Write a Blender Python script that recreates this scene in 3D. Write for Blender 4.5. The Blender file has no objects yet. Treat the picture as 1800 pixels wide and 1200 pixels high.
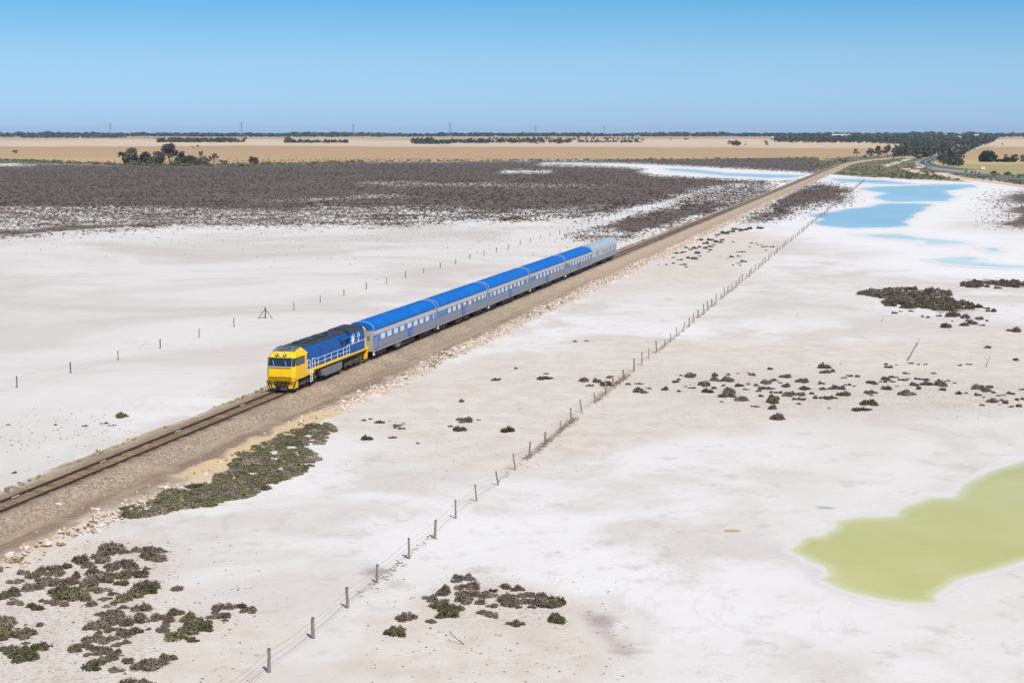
SKY_STOPS = [(0.0, (0.56, 0.88, 1.68)), (0.0138, (0.52, 0.80, 1.42)), (0.05, (0.50, 0.755, 1.13)), (0.083, (0.31, 0.67, 1.0)), (0.30, (0.75, 0.85, 0.95)), (1.0, (0.95, 0.97, 0.97))]
# A long-distance train on a salt flat, seen from the air.
SALT_A = (0.63, 0.582, 0.522)
SALT_B = (0.735, 0.70, 0.66)
SALT_C = (0.58, 0.525, 0.465)
MUD_A = (0.545, 0.49, 0.432)
MUD_B = (0.675, 0.63, 0.58)
TAN_A = (0.565, 0.485, 0.40)
TAN_B = (0.66, 0.588, 0.505)
HEATH_A = (0.078, 0.053, 0.041)
HEATH_B = (0.145, 0.104, 0.083)
HEATH_C = (0.115, 0.10, 0.062)
POND_A = (0.52, 0.485, 0.145)
POND_B = (0.58, 0.535, 0.20)
HAZE = 5.0e-5
import bpy, math, random
import numpy as np
from mathutils import Vector, Matrix

# ---------------------------------------------------------------- camera, sky, sun, exposure
scene = bpy.context.scene
CAM_Z = 25.5                     # metres above the salt flat
FOCAL = 2750.0                   # focal length in pixels of the 1800 px wide photograph
PITCH = math.atan(362.0 / FOCAL)
cam_data = bpy.data.cameras.new("camera")
cam_data.sensor_width = 36.0
cam_data.lens = FOCAL / 1800.0 * 36.0
cam_data.clip_start = 1.0
cam_data.clip_end = 60000.0
cam = bpy.data.objects.new("camera", cam_data)
scene.collection.objects.link(cam)
cam.location = (0, 0, CAM_Z)
cam.rotation_euler = (math.pi / 2 - PITCH, 0, 0)
scene.camera = cam

SUN_ELEV = math.radians(53)
SUN_DIR = Vector((0.45, -0.89, 0)).normalized()      # horizontal direction towards the sun
sun_vec = Vector((SUN_DIR.x * math.cos(SUN_ELEV), SUN_DIR.y * math.cos(SUN_ELEV), math.sin(SUN_ELEV)))
world = bpy.data.worlds.new("World")
scene.world = world
world.use_nodes = True
wn = world.node_tree.nodes
wl = world.node_tree.links
wn.clear()
w_out = wn.new("ShaderNodeOutputWorld")
w_bg = wn.new("ShaderNodeBackground")
w_sky = wn.new("ShaderNodeTexSky")
w_sky.sky_type = 'NISHITA'
w_sky.sun_disc = False
w_sky.sun_elevation = SUN_ELEV
w_sky.sun_rotation = math.atan2(SUN_DIR.x, SUN_DIR.y)
w_sky.altitude = 0
w_sky.air_density = 1.0
w_sky.dust_density = 0.3
w_sky.ozone_density = 3.0
# deep clear summer blue: tint that deepens with height above the horizon
w_tc = wn.new("ShaderNodeTexCoord")
w_sep = wn.new("ShaderNodeSeparateXYZ")
w_ramp = wn.new("ShaderNodeValToRGB")
w_map = wn.new("ShaderNodeMapRange")
w_map.inputs['From Min'].default_value = 0.0
w_map.inputs['From Max'].default_value = 1.0
w_mul = wn.new("ShaderNodeMix")
w_mul.data_type = 'RGBA'
w_mul.blend_type = 'MULTIPLY'
w_mul.inputs['Factor'].default_value = 1.0
cr = w_ramp.color_ramp
cr.elements[0].position = 0.0
cr.elements[0].color = SKY_STOPS[0][1] + (1,)
cr.elements[1].position = 1.0
cr.elements[1].color = SKY_STOPS[-1][1] + (1,)
for p_, c_ in SKY_STOPS[1:-1]:
    e = cr.elements.new(p_); e.color = c_ + (1,)
wl.new(w_tc.outputs['Generated'], w_sep.inputs[0])
wl.new(w_sep.outputs['Z'], w_map.inputs['Value'])
wl.new(w_map.outputs[0], w_ramp.inputs[0])
wl.new(w_sky.outputs[0], w_mul.inputs['A'])
wl.new(w_ramp.outputs[0], w_mul.inputs['B'])
wl.new(w_mul.outputs['Result'], w_bg.inputs['Color'])
w_bg.inputs['Strength'].default_value = 0.10
wl.new(w_bg.outputs[0], w_out.inputs['Surface'])

sun_data = bpy.data.lights.new("sun", 'SUN')
sun_data.energy = 4.0
sun_data.angle = math.radians(0.5)
sun_data.color = (1.0, 0.955, 0.89)
sun = bpy.data.objects.new("sun", sun_data)
scene.collection.objects.link(sun)
sun.rotation_euler = sun_vec.to_track_quat('Z', 'Y').to_euler()
sun.location = (60, -120, 160)

scene.view_settings.view_transform = 'Standard'
scene.view_settings.look = 'None'
scene.view_settings.gamma = 1.0
scene.view_settings.exposure = 0.15
scene.cycles.max_bounces = 6
scene.cycles.transparent_max_bounces = 8

# ---------------------------------------------------------------- helpers: scene graph
COL = scene.collection


def tag(o, label=None, cat=None, group=None, kind=None):
    if label: o['label'] = label
    if cat: o['category'] = cat
    if group: o['group'] = group
    if kind: o['kind'] = kind
    return o


def empty(name, loc=(0, 0, 0), rz=0.0, parent=None):
    o = bpy.data.objects.new(name, None)
    o.empty_display_size = 0.5
    COL.objects.link(o)
    o.location = loc
    o.rotation_euler = (0, 0, rz)
    if parent: o.parent = parent
    return o


def mesh_obj(name, verts, faces, mats, parent=None, smooth=False, mat_idx=None):
    me = bpy.data.meshes.new(name)
    if isinstance(verts, np.ndarray): verts = verts.tolist()
    if isinstance(faces, np.ndarray): faces = faces.tolist()
    me.from_pydata(verts, [], faces)
    if not isinstance(mats, (list, tuple)): mats = [mats]
    for m in mats: me.materials.append(m)
    if mat_idx is not None:
        me.polygons.foreach_set('material_index', np.asarray(mat_idx, dtype=np.int32))
    if smooth:
        me.polygons.foreach_set('use_smooth', np.ones(len(me.polygons), dtype=bool))
    me.update()
    o = bpy.data.objects.new(name, me)
    COL.objects.link(o)
    if parent: o.parent = parent
    return o


def quads_obj(name, V, mats, parent=None, extra=None, nv=4):
    """fast mesh out of an (n*nv,3) array of loose quads/tris; extra: dict attr -> per-vertex float"""
    n = len(V) // nv
    me = bpy.data.meshes.new(name)
    me.vertices.add(len(V))
    me.vertices.foreach_set('co', np.asarray(V, dtype=np.float32).ravel())
    me.loops.add(len(V))
    me.loops.foreach_set('vertex_index', np.arange(len(V), dtype=np.int32))
    me.polygons.add(n)
    me.polygons.foreach_set('loop_start', np.arange(0, len(V), nv, dtype=np.int32))
    me.update(calc_edges=True)
    if extra:
        for k, a in extra.items():
            at = me.attributes.new(k, 'FLOAT', 'POINT')
            at.data.foreach_set('value', np.asarray(a, dtype=np.float32))
    if not isinstance(mats, (list, tuple)): mats = [mats]
    for m in mats: me.materials.append(m)
    o = bpy.data.objects.new(name, me)
    COL.objects.link(o)
    if parent: o.parent = parent
    return o


def copy_tree(o, parent=None):
    c = o.copy()
    COL.objects.link(c)
    if parent:
        c.parent = parent
        c.matrix_parent_inverse = o.matrix_parent_inverse.copy()
    for ch in list(o.children):
        copy_tree(ch, c)
    return c


class MB:
    """mesh builder: collects boxes, prisms, tubes"""
    def __init__(self):
        self.v = []; self.f = []; self.m = []

    def add(self, verts, faces, mi=0):
        b = len(self.v)
        self.v += [tuple(map(float, p)) for p in verts]
        self.f += [tuple(int(i) + b for i in f) for f in faces]
        self.m += [mi] * len(faces)

    def box(self, x0, x1, y0, y1, z0, z1, mi=0, bev=0.0):
        if bev <= 0:
            vs = [(x, y, z) for z in (z0, z1) for y in (y0, y1) for x in (x0, x1)]
            self.add(vs, [(0, 2, 3, 1), (4, 5, 7, 6), (0, 1, 5, 4), (2, 6, 7, 3), (0, 4, 6, 2), (1, 3, 7, 5)], mi)
        else:
            b = bev
            prof = [(y0 + b, z0), (y1 - b, z0), (y1, z0 + b), (y1, z1 - b), (y1 - b, z1), (y0 + b, z1), (y0, z1 - b), (y0, z0 + b)]
            self.prism_x(prof, x0, x1, mi)

    def prism_x(self, prof, x0, x1, mi=0):
        n = len(prof)
        vs = [(x0, y, z) for y, z in prof] + [(x1, y, z) for y, z in prof]
        fs = [(i, (i + 1) % n, n + (i + 1) % n, n + i) for i in range(n)]
        fs += [tuple(range(n))[::-1], tuple(range(n, 2 * n))]
        self.add(vs, fs, mi)

    def prism_y(self, prof, y0, y1, mi=0):
        n = len(prof)
        vs = [(x, y0, z) for x, z in prof] + [(x, y1, z) for x, z in prof]
        fs = [(i, (i + 1) % n, n + (i + 1) % n, n + i) for i in range(n)]
        fs += [tuple(range(n))[::-1], tuple(range(n, 2 * n))]
        self.add(vs, fs, mi)

    def tube(self, p0, p1, r0, r1=None, n=8, mi=0, caps=True):
        r1 = r0 if r1 is None else r1
        p0 = Vector(p0); p1 = Vector(p1)
        d = (p1 - p0)
        if d.length < 1e-6: return
        d.normalize()
        a = d.orthogonal().normalized(); b = d.cross(a)
        vs = []
        for p, r in ((p0, r0), (p1, r1)):
            for i in range(n):
                t = 2 * math.pi * i / n
                vs.append(p + (a * math.cos(t) + b * math.sin(t)) * r)
        fs = [(i, (i + 1) % n, n + (i + 1) % n, n + i) for i in range(n)]
        if caps: fs += [tuple(range(n))[::-1], tuple(range(n, 2 * n))]
        self.add(vs, fs, mi)

    def path(self, pts, r, n=6, mi=0):
        for a, b in zip(pts[:-1], pts[1:]):
            self.tube(a, b, r, n=n, mi=mi)

    def disc_y(self, c, r, y0, y1, n=20, mi=0, rim=None):
        """short cylinder with its axis along y"""
        self.tube((c[0], y0, c[1]), (c[0], y1, c[1]), r, n=n, mi=mi)

    def build(self, name, mats, parent=None, smooth=False):
        return mesh_obj(name, self.v, self.f, mats, parent, smooth, self.m)


# ---------------------------------------------------------------- helpers: materials
def principled(name, rough=0.6, metallic=0.0, spec=0.5):
    m = bpy.data.materials.new(name)
    m.use_nodes = True
    nt = m.node_tree
    b = nt.nodes['Principled BSDF']
    b.inputs['Roughness'].default_value = rough
    b.inputs['Metallic'].default_value = metallic
    b.inputs['Specular IOR Level'].default_value = spec
    return m, nt, b


def math_node(nt, op, a, b=None, clamp=False):
    n = nt.nodes.new('ShaderNodeMath')
    n.operation = op
    n.use_clamp = clamp
    for i, v in enumerate((a, b)):
        if v is None: continue
        if isinstance(v, (int, float)): n.inputs[i].default_value = v
        else: nt.links.new(v, n.inputs[i])
    return n.outputs[0]


def noise(nt, coord, scale, detail=4.0, rough=0.55, dist=0.0):
    n = nt.nodes.new('ShaderNodeTexNoise')
    n.inputs['Scale'].default_value = scale
    n.inputs['Detail'].default_value = detail
    n.inputs['Roughness'].default_value = rough
    n.inputs['Distortion'].default_value = dist
    nt.links.new(coord, n.inputs['Vector'])
    return n.outputs['Fac']


def smooth(nt, v, lo, hi, kind='SMOOTHSTEP'):
    n = nt.nodes.new('ShaderNodeMapRange')
    n.interpolation_type = kind
    n.inputs['From Min'].default_value = lo
    n.inputs['From Max'].default_value = hi
    nt.links.new(v, n.inputs['Value'])
    return n.outputs['Result']


def mixc(nt, fac, a, b):
    n = nt.nodes.new('ShaderNodeMix')
    n.data_type = 'RGBA'
    if isinstance(fac, (int, float)): n.inputs['Factor'].default_value = fac
    else: nt.links.new(fac, n.inputs['Factor'])
    for k, v in (('A', a), ('B', b)):
        if isinstance(v, tuple): n.inputs[k].default_value = v if len(v) == 4 else v + (1.0,)
        else: nt.links.new(v, n.inputs[k])
    return n.outputs['Result']


def attr(nt, name):
    n = nt.nodes.new('ShaderNodeAttribute')
    n.attribute_name = name
    return n.outputs['Fac']


def world_pos(nt):
    return nt.nodes.new('ShaderNodeNewGeometry').outputs['Position']


def obj_pos(nt):
    return nt.nodes.new('ShaderNodeTexCoord').outputs['Object']


def paint(name, col, rough=0.45, metallic=0.0, dirt=(0.25, 0.2, 0.15), amount=0.25, scale=1.2, spec=0.5):
    """a painted or metal surface with mottled grime of its own"""
    m, nt, b = principled(name, rough, metallic, spec)
    p = obj_pos(nt)
    n1 = noise(nt, p, scale, 6, 0.65)
    n2 = noise(nt, p, scale * 7, 4, 0.6)
    f = math_node(nt, 'MULTIPLY', smooth(nt, n1, 0.4, 0.75), amount)
    c = mixc(nt, f, col, dirt)
    f2 = math_node(nt, 'MULTIPLY', smooth(nt, n2, 0.45, 0.8), amount * 0.5)
    c = mixc(nt, f2, c, tuple(min(1, x * 1.15 + 0.02) for x in col[:3]))
    nt.links.new(c, b.inputs['Base Color'])
    return m


def foliage(name, cols, rough=0.75, spread=1.0):
    """leaf material: colour differs from leaf clump to leaf clump (attribute tone, 0..1)"""
    m, nt, b = principled(name, rough, 0, 0.25)
    t = attr(nt, 'tone')
    r = nt.nodes.new('ShaderNodeValToRGB')
    el = r.color_ramp.elements
    el[0].position = 0; el[0].color = cols[0] + (1,)
    el[1].position = 1; el[1].color = cols[-1] + (1,)
    for i, c in enumerate(cols[1:-1]):
        e = el.new((i + 1) / (len(cols) - 1)); e.color = c + (1,)
    nt.links.new(t, r.inputs[0])
    oi = nt.nodes.new('ShaderNodeObjectInfo')
    hv = nt.nodes.new('ShaderNodeHueSaturation')
    nt.links.new(r.outputs[0], hv.inputs['Color'])
    nt.links.new(smooth(nt, oi.outputs['Random'], 0, 1, 'LINEAR'), hv.inputs['Value'])
    mr = [n for n in nt.nodes if n.type == 'MAP_RANGE'][-1]
    mr.inputs['To Min'].default_value = 0.75; mr.inputs['To Max'].default_value = 1.3
    nt.links.new(hv.outputs[0], b.inputs['Base Color'])
    return m


# ---------------------------------------------------------------- helpers: where a point of the ground lies
CP, SP = math.cos(PITCH), math.sin(PITCH)
_HY = np.array([-500, 1350, 1700, 2200, 3300, 4800, 8000, 16000, 40000], float)
_HZ = np.array([0, 0, 2.2, 6.1, 14.4, 20.0, 24.3, 25.0, 25.0], float)
_yy = np.linspace(-500, 40000, 8101)
_zz = np.interp(_yy, _HY, _HZ)
_k = np.ones(61) / 61.0
_zz = np.convolve(np.pad(_zz, 30, mode='edge'), _k, mode='valid')


def terrain(x, y):
    x = np.asarray(x, float); y = np.asarray(y, float)
    z = np.interp(y, _yy, _zz)
    far = np.clip((y - 1400) / 1500, 0, 1)
    und = 1.4 * np.sin(x / 420 + 1.0) * np.sin(y / 610 + 0.4) + 0.8 * np.sin(x / 190 + y / 260)
    return z + far * und * np.clip((9000 - y) / 4000, 0, 1)


def ray(px, py):
    u = px - 900.0; w = py - 600.0
    return u, FOCAL * CP - w * SP, -FOCAL * SP - w * CP


def at(px, py, z=None):
    """the point of the terrain (or of the level z) seen at photograph position px, py"""
    dx, dy, dz = ray(px, py)
    zt = 0.0 if z is None else z
    for it in range(1 if z is not None else 60):
        t = (zt - CAM_Z) / min(dz, -1.0)
        x, y = dx * t, dy * t
        if z is None:
            zn = float(terrain(x, y))
            zt = 0.6 * zt + 0.4 * min(zn, CAM_Z - 0.3)
    return Vector((x, y, zt))


def proj(x, y, z):
    dz = z - CAM_Z
    zc = y * CP - dz * SP
    zc = np.maximum(zc, 1e-3)
    yc = -(y * SP + dz * CP)
    return 900 + FOCAL * x / zc, 600 + FOCAL * yc / zc


def px_per_m(p):
    return FOCAL / (p.y * CP - (p.z - CAM_Z) * SP)


rng = np.random.default_rng(7)
random.seed(11)
# ---------------------------------------------------------------- the ground: one sheet to the horizon
def poly_sd(P, poly, sy=2.5):
    """signed distance (inside positive), vertical stretched because the land is seen at a grazing angle"""
    poly = np.array(poly, float) * np.array([1, sy])
    out = np.full(len(P), -400.0)
    Q = P * np.array([1, sy])
    lo = poly.min(0) - 120; hi = poly.max(0) + 120
    sel = np.where((Q[:, 0] > lo[0]) & (Q[:, 0] < hi[0]) & (Q[:, 1] > lo[1]) & (Q[:, 1] < hi[1]))[0]
    q = Q[sel]
    d = np.full(len(q), 1e9); ins = np.zeros(len(q), bool)
    n = len(poly)
    for i in range(n):
        a = poly[i]; b = poly[(i + 1) % n]
        ab = b - a
        t = np.clip(((q - a) @ ab) / max(ab @ ab, 1e-9), 0, 1)
        dd = np.hypot(q[:, 0] - a[0] - t * ab[0], q[:, 1] - a[1] - t * ab[1])
        d = np.minimum(d, dd)
        if abs(ab[1]) > 1e-9:
            c = (a[1] > q[:, 1]) != (b[1] > q[:, 1])
            xi = a[0] + (q[:, 1] - a[1]) / ab[1] * ab[0]
            ins ^= c & (q[:, 0] < xi)
    out[sel] = np.where(ins, d, -d)
    return out


def union(P, polys, sy=2.5):
    r = np.full(len(P), -400.0)
    for p in polys: r = np.maximum(r, poly_sd(P, p, sy))
    return r


HEATH = [
    [(-700, 280), (200, 285), (600, 281), (1000, 278), (1330, 268), (1480, 264), (1520, 284), (1470, 300), (1420, 314), (1340, 326), (1290, 325),
     (1200, 345), (1122, 364), (1067, 378), (1011, 385), (960, 378), (900, 379), (820, 386), (690, 398), (600, 394), (500, 398), (400, 396), (310, 398), (220, 405),
     (120, 410), (60, 416), (-20, 420), (-700, 440)],
    [(1050, 394), (1122, 374), (1178, 358), (1262, 333), (1330, 322), (1360, 328), (1330, 346), (1270, 364), (1258, 376), (1219, 384), (1167, 402), (1122, 411), (1110, 421), (1060, 427), (1000, 419), (990, 408)],
    [(1298, 387), (1340, 370), (1400, 329), (1440, 318), (1502, 333), (1480, 342), (1512, 356), (1450, 358), (1396, 368), (1378, 384), (1330, 390)],
    [(1720, 350), (1770, 340), (1840, 332), (2300, 320), (2300, 440), (1840, 405), (1760, 400), (1735, 392), (1790, 380), (1730, 372), (1790, 360)],
    [(1340, 275), (1440, 272), (1475, 276), (1450, 292), (1420, 304), (1390, 310)],
    [(1500, 508), (1600, 506), (1668, 512), (1640, 520), (1720, 540), (1735, 546), (1660, 552), (1600, 540), (1560, 530)],
    [(1690, 496), (1740, 490), (1860, 492), (1860, 507), (1740, 505)],
]
NOHEATH = [
    [(955, 289), (1100, 293), (1140, 297), (1130, 302), (1150, 307), (1250, 312), (1370, 319), (1415, 315), (1435, 306), (1380, 302), (1200, 293), (1100, 288.5), (960, 287)],
    [(840, 415), (930, 405), (1011, 396), (1067, 383.5), (1122, 365), (1178, 352.5), (1262, 328.5), (1274, 329), (1178, 357.5), (1122, 373), (1067, 392.5), (1011, 408), (940, 428), (840, 440)],
    [(-200, 289.5), (30, 288), (52, 289.5), (0, 291), (-200, 292)],
    [(890, 301), (960, 301.5), (962, 302.8), (890, 302.6)],
]
SPARSE = [
    [(-600, 362), (200, 360), (500, 368), (560, 358), (820, 362), (900, 378), (700, 395), (300, 394), (0, 408), (-600, 430)],
    [(820, 372), (900, 366), (1000, 365), (1090, 358), (1010, 384), (900, 385)],
    [(1185, 354), (1262, 331), (1340, 322), (1362, 328), (1330, 348), (1268, 366), (1205, 356)],
    [(985, 404), (1072, 397), (1112, 409), (1112, 422), (1060, 428), (1000, 422)],
    [(400, 352), (700, 340), (760, 346), (500, 358)],
    [(640, 316), (1000, 322), (1130, 327), (1000, 331), (640, 328)],
    [(-100, 371), (150, 369), (170, 381), (-100, 386)],
]
BROWN = [[(870, 382), (920, 378), (960, 383), (940, 390), (890, 389)], [(215, 375), (270, 373), (290, 380), (230, 383)], [(250, 396), (280, 396), (275, 400), (255, 400)], [(530, 347), (575, 346), (570, 352), (535, 353)]]
FIELD = [
    [(1440, 240), (1560, 252), (1640, 258), (1705, 255), (1712, 296), (1660, 302), (1600, 297), (1560, 284), (1440, 282)],
    [(-900, 200), (1480, 200), (1478, 262), (1500, 268), (1470, 276), (1330, 278), (1200, 280), (1000, 281), (800, 283), (620, 285), (470, 291), (380, 293), (280, 293), (200, 289), (80, 283), (-20, 279), (-900, 270)],
    [(1690, 292), (1700, 280), (1690, 272), (1716, 262), (1745, 249), (1748, 236), (2500, 236), (2500, 360), (1810, 321), (1760, 314), (1700, 307), (1660, 302)],
]
SCRUBG = [
    [(-900, 276), (-20, 278), (80, 283), (200, 288), (330, 290), (480, 287), (600, 284), (620, 287), (480, 292), (300, 294), (150, 289), (0, 289), (-900, 288)],
    [(1420, 284), (1500, 276), (1560, 272), (1620, 270), (1640, 276), (1620, 290), (1650, 303), (1700, 313), (1800, 326), (1900, 335), (1900, 312), (1700, 304), (1650, 300), (1640, 306), (1690, 318), (1600, 316), (1500, 310), (1450, 306)],
]
TAN = [
    [(-400, 1000), (60, 965), (150, 930), (260, 935), (330, 990), (340, 1040), (480, 1090), (600, 1100), (480, 1180), (430, 1260), (-400, 1300)],
    [(640, 1090), (760, 1010), (880, 1000), (1010, 1040), (1130, 1130), (1080, 1170), (960, 1260), (560, 1260), (560, 1180)],
    [(560, 720), (800, 640), (1060, 590), (1500, 590), (1900, 560), (1900, 720), (1500, 740), (1100, 790), (900, 840), (700, 800), (560, 760)],
    [(1080, 440), (1300, 400), (1420, 400), (1340, 460), (1200, 520), (1040, 520)],
]
MUD = [[(-900, 415), (300, 400), (600, 398), (820, 392), (1010, 395), (1000, 430), (760, 520), (480, 640), (0, 850), (-900, 1200)]]
LITTER = [[(-200, 1000), (60, 985), (150, 945), (270, 950), (300, 1010), (290, 1060), (440, 1060), (400, 1110), (300, 1140), (250, 1200), (-200, 1300)], [(740, 1020), (830, 995), (960, 1030), (1010, 1070), (1000, 1110), (800, 1110), (730, 1080)], [(1020, 660), (1300, 640), (1800, 660), (1900, 700), (1800, 735), (1500, 735), (1200, 715)]]
GREYP = [[(1010, 1065), (1080, 1080), (1110, 1140), (1120, 1160), (1080, 1150), (1030, 1100)], [(640, 990), (690, 1000), (660, 1030), (610, 1060), (640, 1020)]]
SAND = [[(335, 842), (395, 800), (480, 752), (560, 728), (600, 720), (560, 745), (470, 790), (420, 830), (360, 858)], [(370, 268), (560, 283), (470, 292), (380, 293), (300, 296), (280, 291)]]
BLUEW = [
    [(1414, 379), (1471, 371), (1502, 366), (1547, 358), (1591, 356), (1640, 359), (1622, 369), (1609, 378), (1596, 389), (1591, 396), (1556, 400), (1489, 401), (1440, 396), (1427, 391), (1440, 384)],
    [(1511, 331), (1556, 327), (1609, 324.5), (1667, 324), (1716, 325), (1711, 329), (1680, 333), (1667, 336), (1676, 347), (1667, 353), (1622, 355), (1569, 355), (1533, 347), (1556, 340), (1524, 336)],
    [(1462, 314.5), (1511, 314.5), (1551, 316.5), (1582, 320), (1609, 323.5), (1556, 323.5), (1502, 321), (1471, 319)],
    [(1500, 412), (1580, 410), (1622, 418), (1693, 424), (1711, 429), (1658, 431), (1613, 429), (1631, 424), (1556, 420)],
    [(1720, 435), (1756, 435), (1769, 442), (1747, 444)],
    [(1627, 456), (1667, 452), (1711, 451), (1730, 455), (1707, 458), (1756, 464), (1850, 469), (1850, 472), (1756, 471), (1693, 467), (1658, 463)],
    [(1164, 295.5), (1222, 297.8), (1276, 304), (1356, 306.7), (1413, 307.5), (1409, 312), (1356, 313.5), (1276, 309), (1213, 303), (1178, 300)],
]
GREEN = [[(1384, 965.5), (1410, 943), (1441, 941), (1466, 927), (1470, 916), (1490, 912), (1515, 909.5), (1585, 907.8), (1595, 895.5), (1616, 885), (1641, 875),
          (1679, 874.5), (1690, 857), (1711, 843), (1746, 825.5), (1774, 816.8), (1800, 811), (1980, 790), (2150, 860), (2000, 950), (1800, 986), (1760, 997), (1718, 1009), (1679, 1018), (1665, 1032),
          (1644, 1046), (1646, 1058), (1602, 1059), (1567, 1054.7), (1532, 1048), (1501, 1041), (1473, 1032), (1445, 1018), (1462, 1010), (1452, 997), (1424, 986.5), (1406, 976)]]
PUDDLE_O = [[(1269, 933), (1275, 930), (1295, 930), (1305, 931.5), (1300, 934.5), (1285, 935.5)]]
PUDDLE_G = [[(1434, 891), (1442, 889), (1455, 890), (1470, 892), (1460, 894), (1445, 894)]]

# rows at even steps of the view (1/depth) near by, growing steps far off
inv = np.linspace(1 / 66.0, 1 / 1350.0, 640)
rows = np.concatenate([[-60, 0, 25, 45, 57], 1 / inv, np.geomspace(1365, 5200, 150), np.geomspace(5300, 16000, 30)])
tl = np.linspace(-0.40, 0.40, 560)
tans = np.concatenate([-np.geomspace(1.3, 0.41, 16), tl, np.geomspace(0.41, 1.3, 16)])
GY, GT = np.meshgrid(rows, tans, indexing='ij')
GX = GT * (np.maximum(GY, 0) + 70)
gx, gy = GX.ravel(), GY.ravel()
gz = terrain(gx, gy)
pxx, pyy = proj(gx, gy, gz)
behind = gy < 30
P = np.stack([pxx, pyy], 1)
P[behind] = (-3000, 3000)
# natural wander of every border
wob = 5 * np.sin(gx / 23 + gy / 71) + 4 * np.sin(gx / 9.1 - gy / 37 + 1) + 3 * np.sin(gx / 4.3 + gy / 19)
Pw = P + np.stack([wob * 1.2, wob * 0.12], 1)
A = {}
sd_h = union(Pw, HEATH); sd_n = union(P, NOHEATH, 4.0)
A['heath'] = np.minimum(sd_h, -sd_n)
A['sparse'] = union(Pw, SPARSE)
A['brown'] = union(Pw, BROWN)
A['field'] = union(P, FIELD, 4.0)
A['scrub'] = union(Pw, SCRUBG, 4.0)
A['tan'] = union(Pw, TAN)
A['mud'] = union(Pw, MUD)
A['litter'] = union(Pw, LITTER)
A['greyp'] = union(Pw, GREYP)
A['sand'] = union(Pw, SAND)
A['shore'] = union(P, BLUEW, 4.0)
A['pond'] = union(P, GREEN, 2.5)
A['py'] = np.clip(pyy, 0, 3000)
nr, nc = GY.shape
idx = np.arange(nr * nc).reshape(nr, nc)
F = np.stack([idx[:-1, :-1], idx[:-1, 1:], idx[1:, 1:], idx[1:, :-1]], -1).reshape(-1, 4)
me = bpy.data.meshes.new("ground")
me.vertices.add(len(gx)); me.vertices.foreach_set('co', np.stack([gx, gy, gz], 1).astype(np.float32).ravel())
me.loops.add(F.size); me.loops.foreach_set('vertex_index', F.ravel().astype(np.int32))
me.polygons.add(len(F)); me.polygons.foreach_set('loop_start', np.arange(0, F.size, 4, dtype=np.int32))
me.update(calc_edges=True)
me.polygons.foreach_set('use_smooth', np.ones(len(F), bool))
for k, a in A.items():
    t_ = me.attributes.new(k, 'FLOAT', 'POINT'); t_.data.foreach_set('value', a.astype(np.float32))
ground = bpy.data.objects.new("ground", me)
COL.objects.link(ground)
tag(ground, "pale salt flat with dark heath and dry paddocks reaching the horizon", "ground", kind="structure")


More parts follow.
